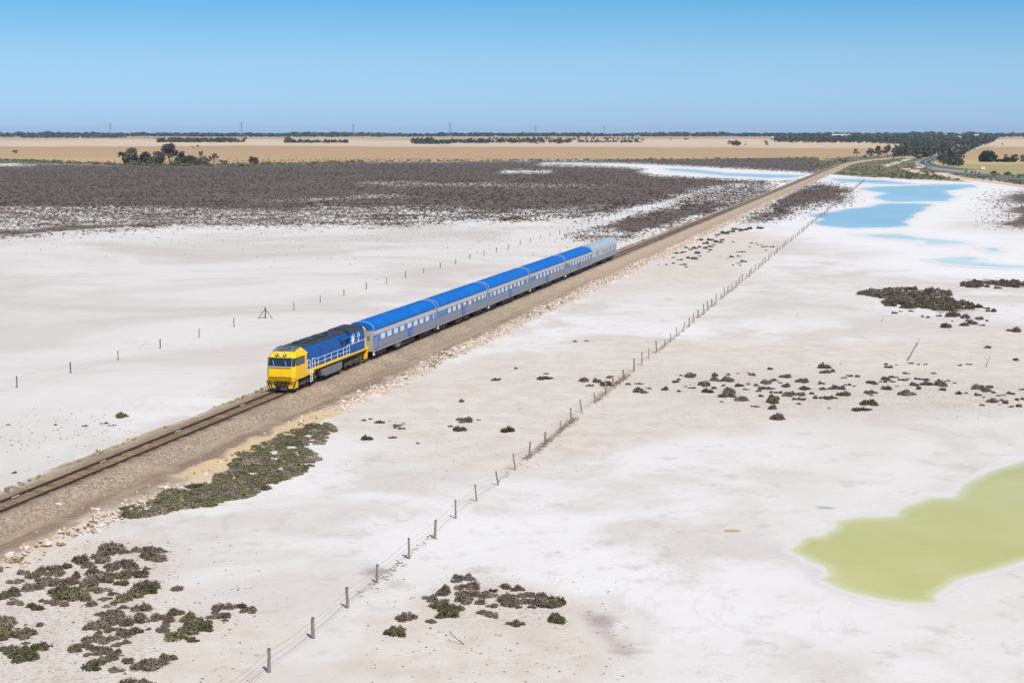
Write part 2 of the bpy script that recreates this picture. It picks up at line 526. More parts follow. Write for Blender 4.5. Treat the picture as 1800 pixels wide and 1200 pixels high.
def ground_material():
    m, nt, b = principled("salt_flat_soil", 0.9, 0, 0.2)
    p = world_pos(nt)
    N = lambda s, d=4, r=0.55, di=0.0: noise(nt, p, s, d, r, di)
    n_big = N(0.014, 5, 0.62, 0.4)
    n_mid = N(0.06, 5, 0.6, 0.5)
    n_sm = N(0.35, 5, 0.65)
    n_fine = N(1.6, 4, 0.7)
    n_far = N(0.004, 4, 0.6)
    n_grit = N(0.9, 6, 0.75)
    # salt crust
    salt = mixc(nt, smooth(nt, n_big, 0.36, 0.64), SALT_A, SALT_B)
    salt = mixc(nt, math_node(nt, 'MULTIPLY', smooth(nt, n_mid, 0.45, 0.62), 0.85), salt, SALT_C)
    salt = mixc(nt, math_node(nt, 'MULTIPLY', smooth(nt, n_sm, 0.54, 0.70), 0.45), salt, (0.44, 0.385, 0.33))
    mud = smooth(nt, math_node(nt, 'ADD', attr(nt, 'mud'), math_node(nt, 'MULTIPLY', math_node(nt, 'SUBTRACT', n_mid, 0.5), 160.0)), -40, 60)
    mudc = mixc(nt, smooth(nt, N(0.02, 5, 0.62, 0.8), 0.36, 0.62), MUD_A, MUD_B)
    mudc = mixc(nt, math_node(nt, 'MULTIPLY', smooth(nt, n_sm, 0.52, 0.7), 0.5), mudc, (0.64, 0.59, 0.545))
    salt = mixc(nt, math_node(nt, 'MULTIPLY', mud, 0.9), salt, mudc)
    # thin crust rims and drying lines
    rim = nt.nodes.new('ShaderNodeMath'); rim.operation = 'PINGPONG'; rim.inputs[1].default_value = 0.5
    nt.links.new(math_node(nt, 'MULTIPLY', N(0.017, 5, 0.58, 0.6), 7.0), rim.inputs[0])
    rl = math_node(nt, 'MULTIPLY', smooth(nt, rim.outputs[0], 0.05, 0.0), smooth(nt, n_mid, 0.45, 0.6))
    salt = mixc(nt, math_node(nt, 'MULTIPLY', rl, 0.2), salt, (0.40, 0.36, 0.31))
    pp2 = nt.nodes.new('ShaderNodeMath'); pp2.operation = 'PINGPONG'; pp2.inputs[1].default_value = 0.5
    nt.links.new(math_node(nt, 'MULTIPLY', N(0.055, 5, 0.6, 1.0), 9.0), pp2.inputs[0])
    rl2 = math_node(nt, 'MULTIPLY', smooth(nt, pp2.outputs[0], 0.07, 0.0), smooth(nt, n_big, 0.45, 0.6))
    salt = mixc(nt, math_node(nt, 'MULTIPLY', rl2, 0.16), salt, (0.42, 0.37, 0.31))
    # dark grit and small debris in drifts
    gr_ = math_node(nt, 'MULTIPLY', smooth(nt, N(2.2, 5, 0.75), 0.56, 0.66), smooth(nt, N(0.12, 4, 0.65), 0.48, 0.64))
    salt = mixc(nt, math_node(nt, 'MULTIPLY', gr_, 0.5), salt, (0.30, 0.25, 0.21))
    # scattered dead twigs, hoof prints and dry specks
    zone = smooth(nt, N(0.03, 3, 0.6), 0.45, 0.65)
    sp = math_node(nt, 'MULTIPLY', smooth(nt, n_grit, 0.625, 0.68), zone)
    salt = mixc(nt, math_node(nt, 'MULTIPLY', sp, 0.6), salt, (0.22, 0.18, 0.15))
    # sandier, pinkish soil
    tan_m = smooth(nt, math_node(nt, 'ADD', attr(nt, 'tan'), math_node(nt, 'MULTIPLY', math_node(nt, 'SUBTRACT', n_mid, 0.5), 190.0)), -30, 60)
    tan_c = mixc(nt, smooth(nt, n_sm, 0.35, 0.68), TAN_A, TAN_B)
    tan_c = mixc(nt, math_node(nt, 'MULTIPLY', smooth(nt, n_grit, 0.60, 0.68), 0.6), tan_c, (0.20, 0.165, 0.13))
    col = mixc(nt, math_node(nt, 'MULTIPLY', tan_m, 0.85), salt, tan_c)
    li = smooth(nt, math_node(nt, 'ADD', attr(nt, 'litter'), math_node(nt, 'MULTIPLY', math_node(nt, 'SUBTRACT', n_sm, 0.5), 170.0)), -20, 60)
    lt = math_node(nt, 'MULTIPLY', li, smooth(nt, N(3.2, 5, 0.78), 0.47, 0.62))
    col = mixc(nt, math_node(nt, 'MULTIPLY', lt, 0.6), col, (0.33, 0.275, 0.225))
    gp = smooth(nt, math_node(nt, 'ADD', attr(nt, 'greyp'), math_node(nt, 'MULTIPLY', math_node(nt, 'SUBTRACT', n_sm, 0.5), 150.0)), -10, 50)
    col = mixc(nt, math_node(nt, 'MULTIPLY', gp, 0.8), col, (0.33, 0.265, 0.245))
    sa = smooth(nt, math_node(nt, 'ADD', attr(nt, 'sand'), math_node(nt, 'MULTIPLY', math_node(nt, 'SUBTRACT', n_sm, 0.5), 60.0)), -12, 20)
    col = mixc(nt, sa, col, mixc(nt, n_fine, (0.56, 0.39, 0.20), (0.60, 0.49, 0.33)))
    brt = smooth(nt, attr(nt, 'shore'), -150, -30)
    col = mixc(nt, math_node(nt, 'MULTIPLY', brt, 0.75), col, (0.77, 0.745, 0.72))
    # wet margins of the pools
    sh = smooth(nt, math_node(nt, 'ADD', attr(nt, 'shore'), math_node(nt, 'MULTIPLY', math_node(nt, 'SUBTRACT', n_mid, 0.5), 60.0)), -34, 6)
    col = mixc(nt, math_node(nt, 'MULTIPLY', sh, 0.8), col, (0.72, 0.69, 0.655))
    po = smooth(nt, math_node(nt, 'ADD', attr(nt, 'pond'), math_node(nt, 'MULTIPLY', math_node(nt, 'SUBTRACT', n_sm, 0.5), 60.0)), -36, 14)
    col = mixc(nt, math_node(nt, 'MULTIPLY', po, 0.8), col, (0.665, 0.628, 0.582))
    # dark heath: solid inside, breaking into speckles at its rim
    spm = smooth(nt, attr(nt, 'sparse'), -8, 18)
    hsum = math_node(nt, 'ADD', attr(nt, 'heath'), math_node(nt, 'MULTIPLY', math_node(nt, 'SUBTRACT', n_sm, 0.5), 70.0))
    hsum = math_node(nt, 'ADD', hsum, math_node(nt, 'MULTIPLY', math_node(nt, 'SUBTRACT', n_mid, 0.5), 40.0))
    hm = smooth(nt, hsum, 2, 14)
    patch = smooth(nt, math_node(nt, 'ADD', N(2.6, 5, 0.75), math_node(nt, 'MULTIPLY', math_node(nt, 'SUBTRACT', n_mid, 0.5), 0.7)), 0.515, 0.56)
    hm = math_node(nt, 'MULTIPLY', hm, math_node(nt, 'SUBTRACT', 1.0, math_node(nt, 'MULTIPLY', spm, math_node(nt, 'SUBTRACT', 1.0, patch))))
    chips = math_node(nt, 'MULTIPLY', smooth(nt, N(1.3, 5, 0.75), 0.585, 0.63), smooth(nt, n_mid, 0.42, 0.56))
    hm = math_node(nt, 'MULTIPLY', hm, math_node(nt, 'SUBTRACT', 1.0, math_node(nt, 'MULTIPLY', chips, 0.75)))
    hcol = mixc(nt, n_sm, HEATH_A, HEATH_B)
    hcol = mixc(nt, math_node(nt, 'MULTIPLY', smooth(nt, N(0.012, 3), 0.45, 0.7), 0.7), hcol, HEATH_C)
    hcol = mixc(nt, math_node(nt, 'MULTIPLY', smooth(nt, N(0.035, 4, 0.65), 0.48, 0.66), 0.5), hcol, (0.18, 0.14, 0.115))
    hcol = mixc(nt, math_node(nt, 'MULTIPLY', smooth(nt, n_grit, 0.52, 0.62), 0.45), hcol, (0.26, 0.21, 0.18))
    br = smooth(nt, math_node(nt, 'ADD', attr(nt, 'brown'), math_node(nt, 'MULTIPLY', math_node(nt, 'SUBTRACT', n_sm, 0.5), 40.0)), -2, 8)
    hcol = mixc(nt, br, hcol, (0.105, 0.075, 0.032))
    col = mixc(nt, math_node(nt, 'MAXIMUM', hm, math_node(nt, 'MULTIPLY', br, patch)), col, hcol)
    # dry paddocks in long strips
    fcol = nt.nodes.new('ShaderNodeValToRGB')
    el = fcol.color_ramp.elements
    stops = [(0.0, (0.42, 0.32, 0.21)), (0.08, (0.45, 0.33, 0.22)), (0.15, (0.66, 0.50, 0.345)), (0.24, (0.68, 0.515, 0.35)), (0.35, (0.64, 0.475, 0.31)), (0.40, (0.44, 0.285, 0.15)), (0.55, (0.47, 0.305, 0.155)),
             (0.74, (0.46, 0.31, 0.15)), (0.84, (0.55, 0.385, 0.18)), (0.93, (0.52, 0.40, 0.155)), (1.0, (0.36, 0.30, 0.13))]
    el[0].position = 0; el[0].color = stops[0][1] + (1,)
    el[1].position = 1; el[1].color = stops[-1][1] + (1,)
    for s_, c_ in stops[1:-1]:
        e_ = el.new(s_); e_.color = c_ + (1,)
    fv = math_node(nt, 'ADD', attr(nt, 'py'), math_node(nt, 'MULTIPLY', math_node(nt, 'SUBTRACT', N(0.0016, 2), 0.5), 16.0))
    fv = math_node(nt, 'ADD', fv, math_node(nt, 'MULTIPLY', math_node(nt, 'SUBTRACT', n_far, 0.5), 4.0))
    nt.links.new(smooth(nt, fv, 239, 290, 'LINEAR'), fcol.inputs[0])
    fc = mixc(nt, math_node(nt, 'MULTIPLY', smooth(nt, N(0.02, 5, 0.7), 0.35, 0.75), 0.45), fcol.outputs[0], (0.40, 0.29, 0.18))
    fm = smooth(nt, math_node(nt, 'ADD', attr(nt, 'field'), math_node(nt, 'MULTIPLY', math_node(nt, 'SUBTRACT', n_big, 0.5), 12.0)), -3, 3)
    col = mixc(nt, fm, col, fc)
    # green-grey fringe scrub
    sm_ = smooth(nt, math_node(nt, 'ADD', attr(nt, 'scrub'), math_node(nt, 'MULTIPLY', math_node(nt, 'SUBTRACT', n_mid, 0.5), 50.0)), -3, 5)
    sc = mixc(nt, smooth(nt, n_mid, 0.4, 0.62), (0.115, 0.108, 0.052), (0.22, 0.20, 0.10))
    sc = mixc(nt, smooth(nt, N(0.02, 3), 0.55, 0.72), sc, (0.40, 0.31, 0.17))
    col = mixc(nt, sm_, col, sc)
    nt.links.new(col, b.inputs['Base Color'])
    bp = nt.nodes.new('ShaderNodeBump')
    bp.inputs['Strength'].default_value = 0.5
    bp.inputs['Distance'].default_value = 0.12
    hh = math_node(nt, 'ADD', math_node(nt, 'MULTIPLY', n_sm, 1.0), math_node(nt, 'MULTIPLY', n_fine, 0.35))
    nt.links.new(hh, bp.inputs['Height'])
    nt.links.new(bp.outputs[0], b.inputs['Normal'])
    return m


me.materials.append(ground_material())


# ---------------------------------------------------------------- water: thin sheets with ragged shores
def pool(name, poly, mat, label, z=0.006, step=(4.0, 1.5), sy=2.5, seed=0, margin=13):
    """a thin sheet over the pool's outline; attribute deep: signed distance from the shore, so the shallows can thin out"""
    pa = np.array(poly)
    x0, y0 = pa.min(0) - 14; x1, y1 = pa.max(0) + 8
    xs = np.arange(x0, x1, step[0]); ys = np.arange(y0, y1, step[1])
    XX, YY = np.meshgrid(xs, ys, indexing='ij')
    PP = np.stack([XX.ravel(), YY.ravel()], 1)
    u = PP[:, 0] - 900; w = PP[:, 1] - 600
    dy = FOCAL * CP - w * SP; dz = -FOCAL * SP - w * CP
    t = (z - CAM_Z) / dz
    X, Y = u * t, dy * t
    wb = (4 if margin > 1 else 0) * np.sin(X / 3.1 + 1.7 * np.sin(Y / 4.3)) * (1 if sy < 3 else .4) + (2.2 * np.sin(X / 5.3 + Y / 13 + seed) + 1.5 * np.sin(X / 2.1 - Y / 9) + 2.6 * np.sin(X / 14 + Y / 31 + 2)) * (1 if margin > 1 else .15)
    sd = poly_sd(PP + np.stack([wb, wb * .12], 1), poly, sy)
    n0, n1 = XX.shape
    idx_ = np.arange(n0 * n1).reshape(n0, n1)
    Fq = np.stack([idx_[:-1, :-1], idx_[:-1, 1:], idx_[1:, 1:], idx_[1:, :-1]], -1).reshape(-1, 4)
    Fq = Fq[sd[Fq].max(1) > -margin]
    used = np.unique(Fq); re = np.zeros(n0 * n1, int); re[used] = np.arange(len(used))
    o = mesh_obj(name, np.stack([X, Y, np.full(len(X), z)], 1)[used], re[Fq], mat, smooth=True)
    at_ = o.data.attributes.new('deep', 'FLOAT', 'POINT'); at_.data.foreach_set('value', sd[used].astype(np.float32))
    return tag(o, label, "water", kind="structure")


def water_mat(name, c0, c1, shallow, rough, scale, fade, bump=0.03, rim=(0.665, 0.628, 0.582)):
    m, nt, b = principled(name, rough, 0, 0.5)
    b.inputs['IOR'].default_value = 1.33
    p = world_pos(nt)
    d = attr(nt, 'deep')
    n1 = noise(nt, p, 0.35, 5, 0.65)
    n2 = noise(nt, p, scale, 4, 0.6, 0.5)
    dn = math_node(nt, 'ADD', d, math_node(nt, 'MULTIPLY', math_node(nt, 'SUBTRACT', n1, 0.5), fade * 1.6))
    dn = math_node(nt, 'ADD', dn, math_node(nt, 'MULTIPLY', math_node(nt, 'SUBTRACT', n2, 0.5), fade * 1.2))
    c = mixc(nt, smooth(nt, n2, 0.35, 0.65), c0, c1)
    c = mixc(nt, smooth(nt, dn, fade * 2.2, 0.0), c, shallow)
    film = smooth(nt, dn, -fade * .62, fade * .4)
    c = mixc(nt, film, mixc(nt, noise(nt, p, 0.35, 5, 0.65), rim, tuple(x * .93 for x in rim)), c)
    nt.links.new(c, b.inputs['Base Color'])
    rg_ = nt.nodes.new('ShaderNodeMapRange'); rg_.inputs['To Min'].default_value = .85; rg_.inputs['To Max'].default_value = rough
    nt.links.new(film, rg_.inputs['Value']); nt.links.new(rg_.outputs[0], b.inputs['Roughness'])
    sg_ = nt.nodes.new('ShaderNodeMapRange'); sg_.inputs['To Min'].default_value = .2; sg_.inputs['To Max'].default_value = .5
    nt.links.new(film, sg_.inputs['Value']); nt.links.new(sg_.outputs[0], b.inputs['Specular IOR Level'])
    bp = nt.nodes.new('ShaderNodeBump')
    bp.inputs['Strength'].default_value = bump
    bp.inputs['Distance'].default_value = 0.05
    nt.links.new(noise(nt, p, 1.5, 3), bp.inputs['Height'])
    nt.links.new(bp.outputs[0], b.inputs['Normal'])
    return m


M_blue = water_mat("brine_water", (0.24, 0.42, 0.47), (0.32, 0.50, 0.53), (0.56, 0.68, 0.69), 0.12, 0.02, 6, rim=(0.72, 0.69, 0.655))
M_shal = water_mat("shallow_brine_water", (0.43, 0.57, 0.60), (0.54, 0.645, 0.655), (0.66, 0.72, 0.72), 0.55, 0.05, 4, rim=(0.72, 0.69, 0.655))
M_green = water_mat("algae_green_water", POND_A, POND_B, (0.62, 0.61, 0.33), 0.25, 0.05, 12)
M_opud = water_mat("rust_tinted_puddle_water", (0.58, 0.34, 0.12), (0.64, 0.42, 0.20), (0.66, 0.48, 0.28), 0.3, 0.5, 0.8)
M_gpud = water_mat("grey_puddle_water", (0.42, 0.42, 0.33), (0.5, 0.5, 0.42), (0.55, 0.55, 0.46), 0.3, 0.5, 1.0)
names = ["broad blue brine pool on the white salt flat beside the far fence", "blue brine pool stretching furthest to the right below the scrub", "narrow blue brine pool next to the far end of the railway",
         "long pale shallow streak of water below the blue pools", "small pale sliver of water nearest the right edge", "pale shallow water running off the right edge of the flat",
         "thin blue pool in the white strip beyond the dark heath"]
for i, (pl, lb) in enumerate(zip(BLUEW, names)):
    pool("water", pl, M_shal if i in (3, 4, 5) else M_blue, lb, seed=i, step=(3.0, 0.8), sy=4.0, z=0.006 + 0.005 * i, margin=7)
pool("water", GREEN[0], M_green, "olive green algae pool spreading over the white salt", seed=20, step=(5.0, 2.5))
pool("puddle", PUDDLE_O[0], M_opud, "small rusty orange puddle on the white salt", seed=21, step=(1.0, .5), margin=.6)
pool("puddle", PUDDLE_G[0], M_gpud, "small dull grey puddle above the green pool", seed=22, step=(1.0, .5), margin=.6)
# ---------------------------------------------------------------- railway line: centre line, embankment, track
RAIL_Z = 1.0
VPX = 1602.0
_dx, _dy, _ = ray(VPX, 238.0)
TRK = Vector((_dx, _dy, 0)).normalized()          # along the line, away from the camera
TRK_R = Vector((TRK.y, -TRK.x, 0))                # to the right of it
ORIGIN = at(492.5, 688.2, RAIL_Z)                 # where the nose of the locomotive stands
STRAIGHT = 1215.0                                 # length of straight line beyond the nose
CURVE_R = 1500.0


def line(s):
    """centre of the line at distance s from the nose: point (ground-level datum), tangent"""
    if s <= STRAIGHT:
        p = ORIGIN + TRK * s; t = TRK
    else:
        c = ORIGIN + TRK * STRAIGHT + TRK_R * CURVE_R
        a = (s - STRAIGHT) / CURVE_R
        t = TRK * math.cos(a) + TRK_R * math.sin(a)
        p = c - (TRK_R * math.cos(a) - TRK * math.sin(a)) * CURVE_R
    return Vector((p.x, p.y, float(terrain(p.x, p.y)) if p.y > 1300 else 0.0)), t


def lpt(s, q, z):
    p, t = line(s)
    r = Vector((t.y, -t.x, 0))
    return p + r * q + Vector((0, 0, z))


ANG = math.atan2(TRK.y, TRK.x)

SECT = [(-5.4, -0.10), (-4.4, 0.10), (-3.5, 0.28), (-2.9, 0.42), (-2.3, 0.66), (-1.9, 0.82), (-1.3, 0.85), (-0.4, 0.80), (0.4, 0.80), (1.3, 0.85), (1.9, 0.82), (2.5, 0.62), (3.1, 0.42),
        (3.8, 0.36), (4.6, 0.37), (5.4, 0.33), (6.1, 0.32), (6.6, 0.24), (7.2, 0.13), (7.9, 0.02), (8.8, -0.12)]
svals = np.concatenate([np.arange(-125, 320, 0.7), np.geomspace(320, 1750, 320)])
V, qa, F = [], [], []
r_ = np.random.default_rng(3)
ns = len(SECT)
for i, s in enumerate(svals):
    p, t = line(s)
    r = Vector((t.y, -t.x, 0))
    w1 = 0.45 * math.sin(s / 7.3) + 0.35 * math.sin(s / 3.1 + 1) + 0.3 * math.sin(s / 17 + 2)
    w2 = 0.35 * math.sin(s / 5.7 + 3) + 0.3 * math.sin(s / 2.3) + 0.3 * math.sin(s / 23)
    for j, (q, z) in enumerate(SECT):
        qq = q + (w1 * 0.8 if j >= ns - 4 else 0) + (w2 * 0.6 if j <= 2 else 0)
        zz = z + (r_.normal(0, 0.035) if 0 < j < ns - 1 else 0)
        c = p + r * qq + Vector((0, 0, zz))
        V.append((c.x, c.y, c.z)); qa.append(q)
for i in range(len(svals) - 1):
    for j in range(ns - 1):
        a = i * ns + j
        F.append((a, a + 1, a + ns + 1, a + ns))


def embankment_material():
    m, nt, b = principled("ballast_and_gravel", 0.92, 0, 0.2)
    p = world_pos(nt)
    q = attr(nt, 'q')
    n1 = noise(nt, p, 0.5, 5, 0.6)
    n2 = noise(nt, p, 3.2, 5, 0.75)
    n3 = noise(nt, p, 0.07, 3, 0.6)
    n4 = noise(nt, p, 0.22, 5, 0.65)
    qn = math_node(nt, 'ADD', q, math_node(nt, 'MULTIPLY', math_node(nt, 'SUBTRACT', n1, 0.5), 2.4))
    nlow = noise(nt, p, 0.13, 4, 0.6)
    qn = math_node(nt, 'ADD', qn, math_node(nt, 'MULTIPLY', math_node(nt, 'MULTIPLY', math_node(nt, 'SUBTRACT', nlow, 0.5), 3.2), smooth(nt, math_node(nt, 'ABSOLUTE', q), 1.6, 3.0)))
    ramp = nt.nodes.new('ShaderNodeValToRGB')
    el = ramp.color_ramp.elements
    tan = (0.50, 0.40, 0.28); gra = (0.345, 0.25, 0.168); brk = (0.235, 0.165, 0.095); rd = (0.255, 0.175, 0.115); rd2 = (0.335, 0.238, 0.16); pal = (0.60, 0.50, 0.40)
    stops = [(-5.4, (0.60, 0.545, 0.49)), (-4.6, (0.57, 0.50, 0.42)), (-3.9, (0.47, 0.37, 0.24)), (-3.0, (0.44, 0.35, 0.22)), (-2.3, gra), (-1.7, (0.34, 0.25, 0.165)), (-1.3, brk), (-0.75, (0.25, 0.17, 0.085)), (0.0, (0.29, 0.205, 0.11)), (0.9, brk),
             (1.5, (0.33, 0.26, 0.19)), (2.0, gra), (3.3, (0.345, 0.255, 0.175)), (3.9, rd2), (4.7, rd), (5.5, rd), (6.2, (0.40, 0.32, 0.245)), (6.9, pal), (7.8, (0.64, 0.555, 0.47)), (8.8, (0.66, 0.615, 0.57))]
    f = lambda x: (x + 5.4) / 14.2
    el[0].position = 0; el[0].color = stops[0][1] + (1,)
    el[1].position = 1; el[1].color = stops[-1][1] + (1,)
    for s_, c_ in stops[1:-1]:
        e_ = el.new(f(s_)); e_.color = c_ + (1,)
    nt.links.new(smooth(nt, qn, -5.4, 8.8, 'LINEAR'), ramp.inputs[0])
    col = ramp.outputs[0]
    # stones: pale and dark chips
    vor = nt.nodes.new('ShaderNodeTexVoronoi')
    vor.inputs['Scale'].default_value = 8.0
    nt.links.new(p, vor.inputs['Vector'])
    sepv = nt.nodes.new('ShaderNodeSeparateColor')
    nt.links.new(vor.outputs['Color'], sepv.inputs[0])
    chip = sepv.outputs[0]
    ball = math_node(nt, 'MULTIPLY', smooth(nt, qn, 1.2, 2.0), smooth(nt, qn, 4.2, 3.4))
    rest = math_node(nt, 'ADD', math_node(nt, 'MULTIPLY', ball, 0.75), 0.25)
    col = mixc(nt, math_node(nt, 'MULTIPLY', smooth(nt, chip, 0.62, 0.95), math_node(nt, 'MULTIPLY', rest, 0.6)), col, (0.62, 0.53, 0.43))
    col = mixc(nt, math_node(nt, 'MULTIPLY', smooth(nt, chip, 0.38, 0.05), math_node(nt, 'MULTIPLY', rest, 0.7)), col, (0.15, 0.115, 0.085))
    col = mixc(nt, math_node(nt, 'MULTIPLY', smooth(nt, n2, 0.52, 0.72), 0.35), col, (0.46, 0.37, 0.275))
    col = mixc(nt, math_node(nt, 'MULTIPLY', smooth(nt, n4, 0.48, 0.66), 0.4), col, (0.24, 0.185, 0.135))
    col = mixc(nt, math_node(nt, 'MULTIPLY', smooth(nt, n4, 0.46, 0.32), 0.3), col, (0.52, 0.42, 0.30))
    # wheel tracks and long stains of the service road
    mp = nt.nodes.new('ShaderNodeMapping')
    mp.inputs['Rotation'].default_value = (0, 0, -ANG)
    mp.inputs['Scale'].default_value = (0.05, 1.0, 1.0)
    mpi = nt.nodes.new('ShaderNodeMapping'); mpi.inputs['Rotation'].default_value = (0, 0, -ANG)
    nt.links.new(p, mpi.inputs['Vector'])
    mps = nt.nodes.new('ShaderNodeMapping'); mps.inputs['Scale'].default_value = (0.05, 0.9, 1.0)
    nt.links.new(mpi.outputs[0], mps.inputs['Vector'])
    st = noise(nt, mps.outputs[0], 1.0, 5, 0.6)
    nt.nodes.remove(mp)
    road = math_node(nt, 'MULTIPLY', smooth(nt, qn, 3.2, 4.2), smooth(nt, qn, 6.8, 5.8))
    col = mixc(nt, math_node(nt, 'MULTIPLY', math_node(nt, 'MULTIPLY', smooth(nt, st, 0.45, 0.68), road), 0.65), col, (0.46, 0.36, 0.26))
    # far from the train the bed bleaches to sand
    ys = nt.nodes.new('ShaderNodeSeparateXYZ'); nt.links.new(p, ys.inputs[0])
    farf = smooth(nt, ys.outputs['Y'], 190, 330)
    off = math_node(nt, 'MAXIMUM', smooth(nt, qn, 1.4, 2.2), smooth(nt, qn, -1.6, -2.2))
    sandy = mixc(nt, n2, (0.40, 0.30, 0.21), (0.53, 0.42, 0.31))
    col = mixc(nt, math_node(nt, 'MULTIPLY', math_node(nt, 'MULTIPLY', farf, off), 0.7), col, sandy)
    # dry grass on the shoulders
    g = math_node(nt, 'MULTIPLY', smooth(nt, n3, 0.52, 0.64), math_node(nt, 'MULTIPLY', smooth(nt, qn, -2.2, -3.0), smooth(nt, n2, 0.4, 0.6)))
    col = mixc(nt, math_node(nt, 'MULTIPLY', g, 0.7), col, (0.42, 0.33, 0.14))
    sandm = math_node(nt, 'MULTIPLY', smooth(nt, attr(nt, 'sandy'), 0.3, 0.7), smooth(nt, qn, 5.4, 6.4))
    col = mixc(nt, sandm, col, mixc(nt, n1, (0.58, 0.40, 0.20), (0.60, 0.48, 0.31)))
    nt.links.new(col, b.inputs['Base Color'])
    bp = nt.nodes.new('ShaderNodeBump')
    bp.inputs['Strength'].default_value = 0.5; bp.inputs['Distance'].default_value = 0.08
    hb = math_node(nt, 'ADD', n2, math_node(nt, 'MULTIPLY', chip, 0.6))
    nt.links.new(hb, bp.inputs['Height'])
    nt.links.new(bp.outputs[0], b.inputs['Normal'])
    return m


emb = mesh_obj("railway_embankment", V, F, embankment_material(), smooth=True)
at_ = emb.data.attributes.new('q', 'FLOAT', 'POINT'); at_.data.foreach_set('value', np.array(qa, np.float32))
sa_ = emb.data.attributes.new('sandy', 'FLOAT', 'POINT')
sa_.data.foreach_set('value', np.repeat(np.clip(1.6 - np.abs(svals + 19) / 14.0, 0, 1), ns).astype(np.float32))
tag(emb, "low gravel embankment with brown service road beside the track", "embankment", kind="structure")

M_rail = paint("rusted_rail_steel", (0.085, 0.048, 0.035, 1), 0.5, 0.3, (0.16, 0.08, 0.045), 0.5, 0.6)
M_railtop = paint("worn_rail_head", (0.10, 0.062, 0.05, 1), 0.4, 0.6, (0.2, 0.12, 0.08), 0.4, 0.5)
M_sleeper = paint("weathered_sleeper", (0.19, 0.125, 0.07, 1), 0.9, 0, (0.33, 0.25, 0.14), 0.6, 1.5)
M_white = paint("pale_strip_colour", (0.60, 0.56, 0.52, 1), 0.6, 0, (0.5, 0.45, 0.4), 0.2)
track = empty("railway_track", lpt(0, 0, 0.8))
tag(track, "single rusty railway track running straight across the salt flat", "railway track")
tinv = Matrix.Translation(-Vector(track.location))
RS = np.concatenate([np.arange(-125, 320, 4.0), np.geomspace(324, 1745, 160)])
for side in (-1, 1):
    prof = [(-0.07, 0.83), (0.07, 0.83), (0.07, 0.86), (0.022, 0.89), (0.022, 0.955), (0.042, 0.97), (0.042, 1.0), (-0.042, 1.0), (-0.042, 0.97), (-0.022, 0.955), (-0.022, 0.89), (-0.07, 0.86)]
    V, F, MI = [], [], []
    for s in RS:
        for q, z in prof:
            c = lpt(s, side * 0.755 + q, z) - Vector(track.location)
            V.append(c)
    n = len(prof)
    for i in range(len(RS) - 1):
        for j in range(n):
            a = i * n + j; b_ = i * n + (j + 1) % n
            F.append((a, b_, b_ + n, a + n)); MI.append(1 if j == 6 else 0)
    mesh_obj("rail", [tuple(v) for v in V], F, [M_rail, M_railtop], track, mat_idx=MI)
mb = MB()
mb.box(-0.13, 0.13, -1.25, 1.25, -0.12, 0.05, 0, 0.02)
mb.box(-0.10, 0.10, -0.93, -0.58, 0.05, 0.058)
mb.box(-0.10, 0.10, 0.58, 0.93, 0.05, 0.058)
sl0 = mb.build("sleeper", M_sleeper, track)
sl_s = np.arange(-56, 400, 0.685)
far_sl = MB()
k_ = 0
for i, s in enumerate(sl_s):
    c = lpt(s, 0, 0.78) - Vector(track.location)
    rz = ANG + random.gauss(0, 0.012)
    if i < 100:
        o = sl0 if i == 0 else sl0.copy()
        if i: COL.objects.link(o); o.parent = track
        o.location = c; o.rotation_euler = (0, 0, rz)
    else:
        cs, sn = math.cos(rz), math.sin(rz)
        vs = []
        for z in (-0.12, 0.05):
            for y in (-1.25, 1.25):
                for x in (-0.13, 0.13):
                    vs.append((c.x + x * cs - y * sn, c.y + x * sn + y * cs, c.z + z))
        far_sl.add(vs, [(0, 2, 3, 1), (4, 5, 7, 6), (0, 1, 5, 4), (2, 6, 7, 3), (0, 4, 6, 2), (1, 3, 7, 5)])
fs_ = far_sl.build("sleeper_row", M_sleeper, track)
tag(fs_, kind="stuff")
for px_, py_ in ((60, 875), (181, 811), (312, 758), (425, 712)):  # short pale strips along the inner side of the far rail
    p0 = at(px_, py_, 0.9)
    s = (p0 - ORIGIN).dot(TRK)
    mb = MB(); mb.box(-0.45, 0.45, -0.03, 0.03, -0.04, 0.03, 0, 0.008)
    o = mb.build("pale_rail_strip", M_white, track)
    o.location = lpt(s, -0.62, 0.93) - Vector(track.location); o.rotation_euler = (0, 0, ANG)
    tag(o, "short pale strip inside the far rail")


# ---------------------------------------------------------------- rock rubble along the foot of the embankment
def ico():
    t = (1 + 5 ** 0.5) / 2
    v = np.array([(-1, t, 0), (1, t, 0), (-1, -t, 0), (1, -t, 0), (0, -1, t), (0, 1, t), (0, -1, -t), (0, 1, -t), (t, 0, -1), (t, 0, 1), (-t, 0, -1), (-t, 0, 1)], float)
    v /= np.linalg.norm(v[0])
    f = np.array([(0, 11, 5), (0, 5, 1), (0, 1, 7), (0, 7, 10), (0, 10, 11), (1, 5, 9), (5, 11, 4), (11, 10, 2), (10, 7, 6), (7, 1, 8), (3, 9, 4), (3, 4, 2), (3, 2, 6), (3, 6, 8), (3, 8, 9), (4, 9, 5), (2, 4, 11), (6, 2, 10), (8, 6, 7), (9, 8, 1)])
    return v, f


IV, IF = ico()


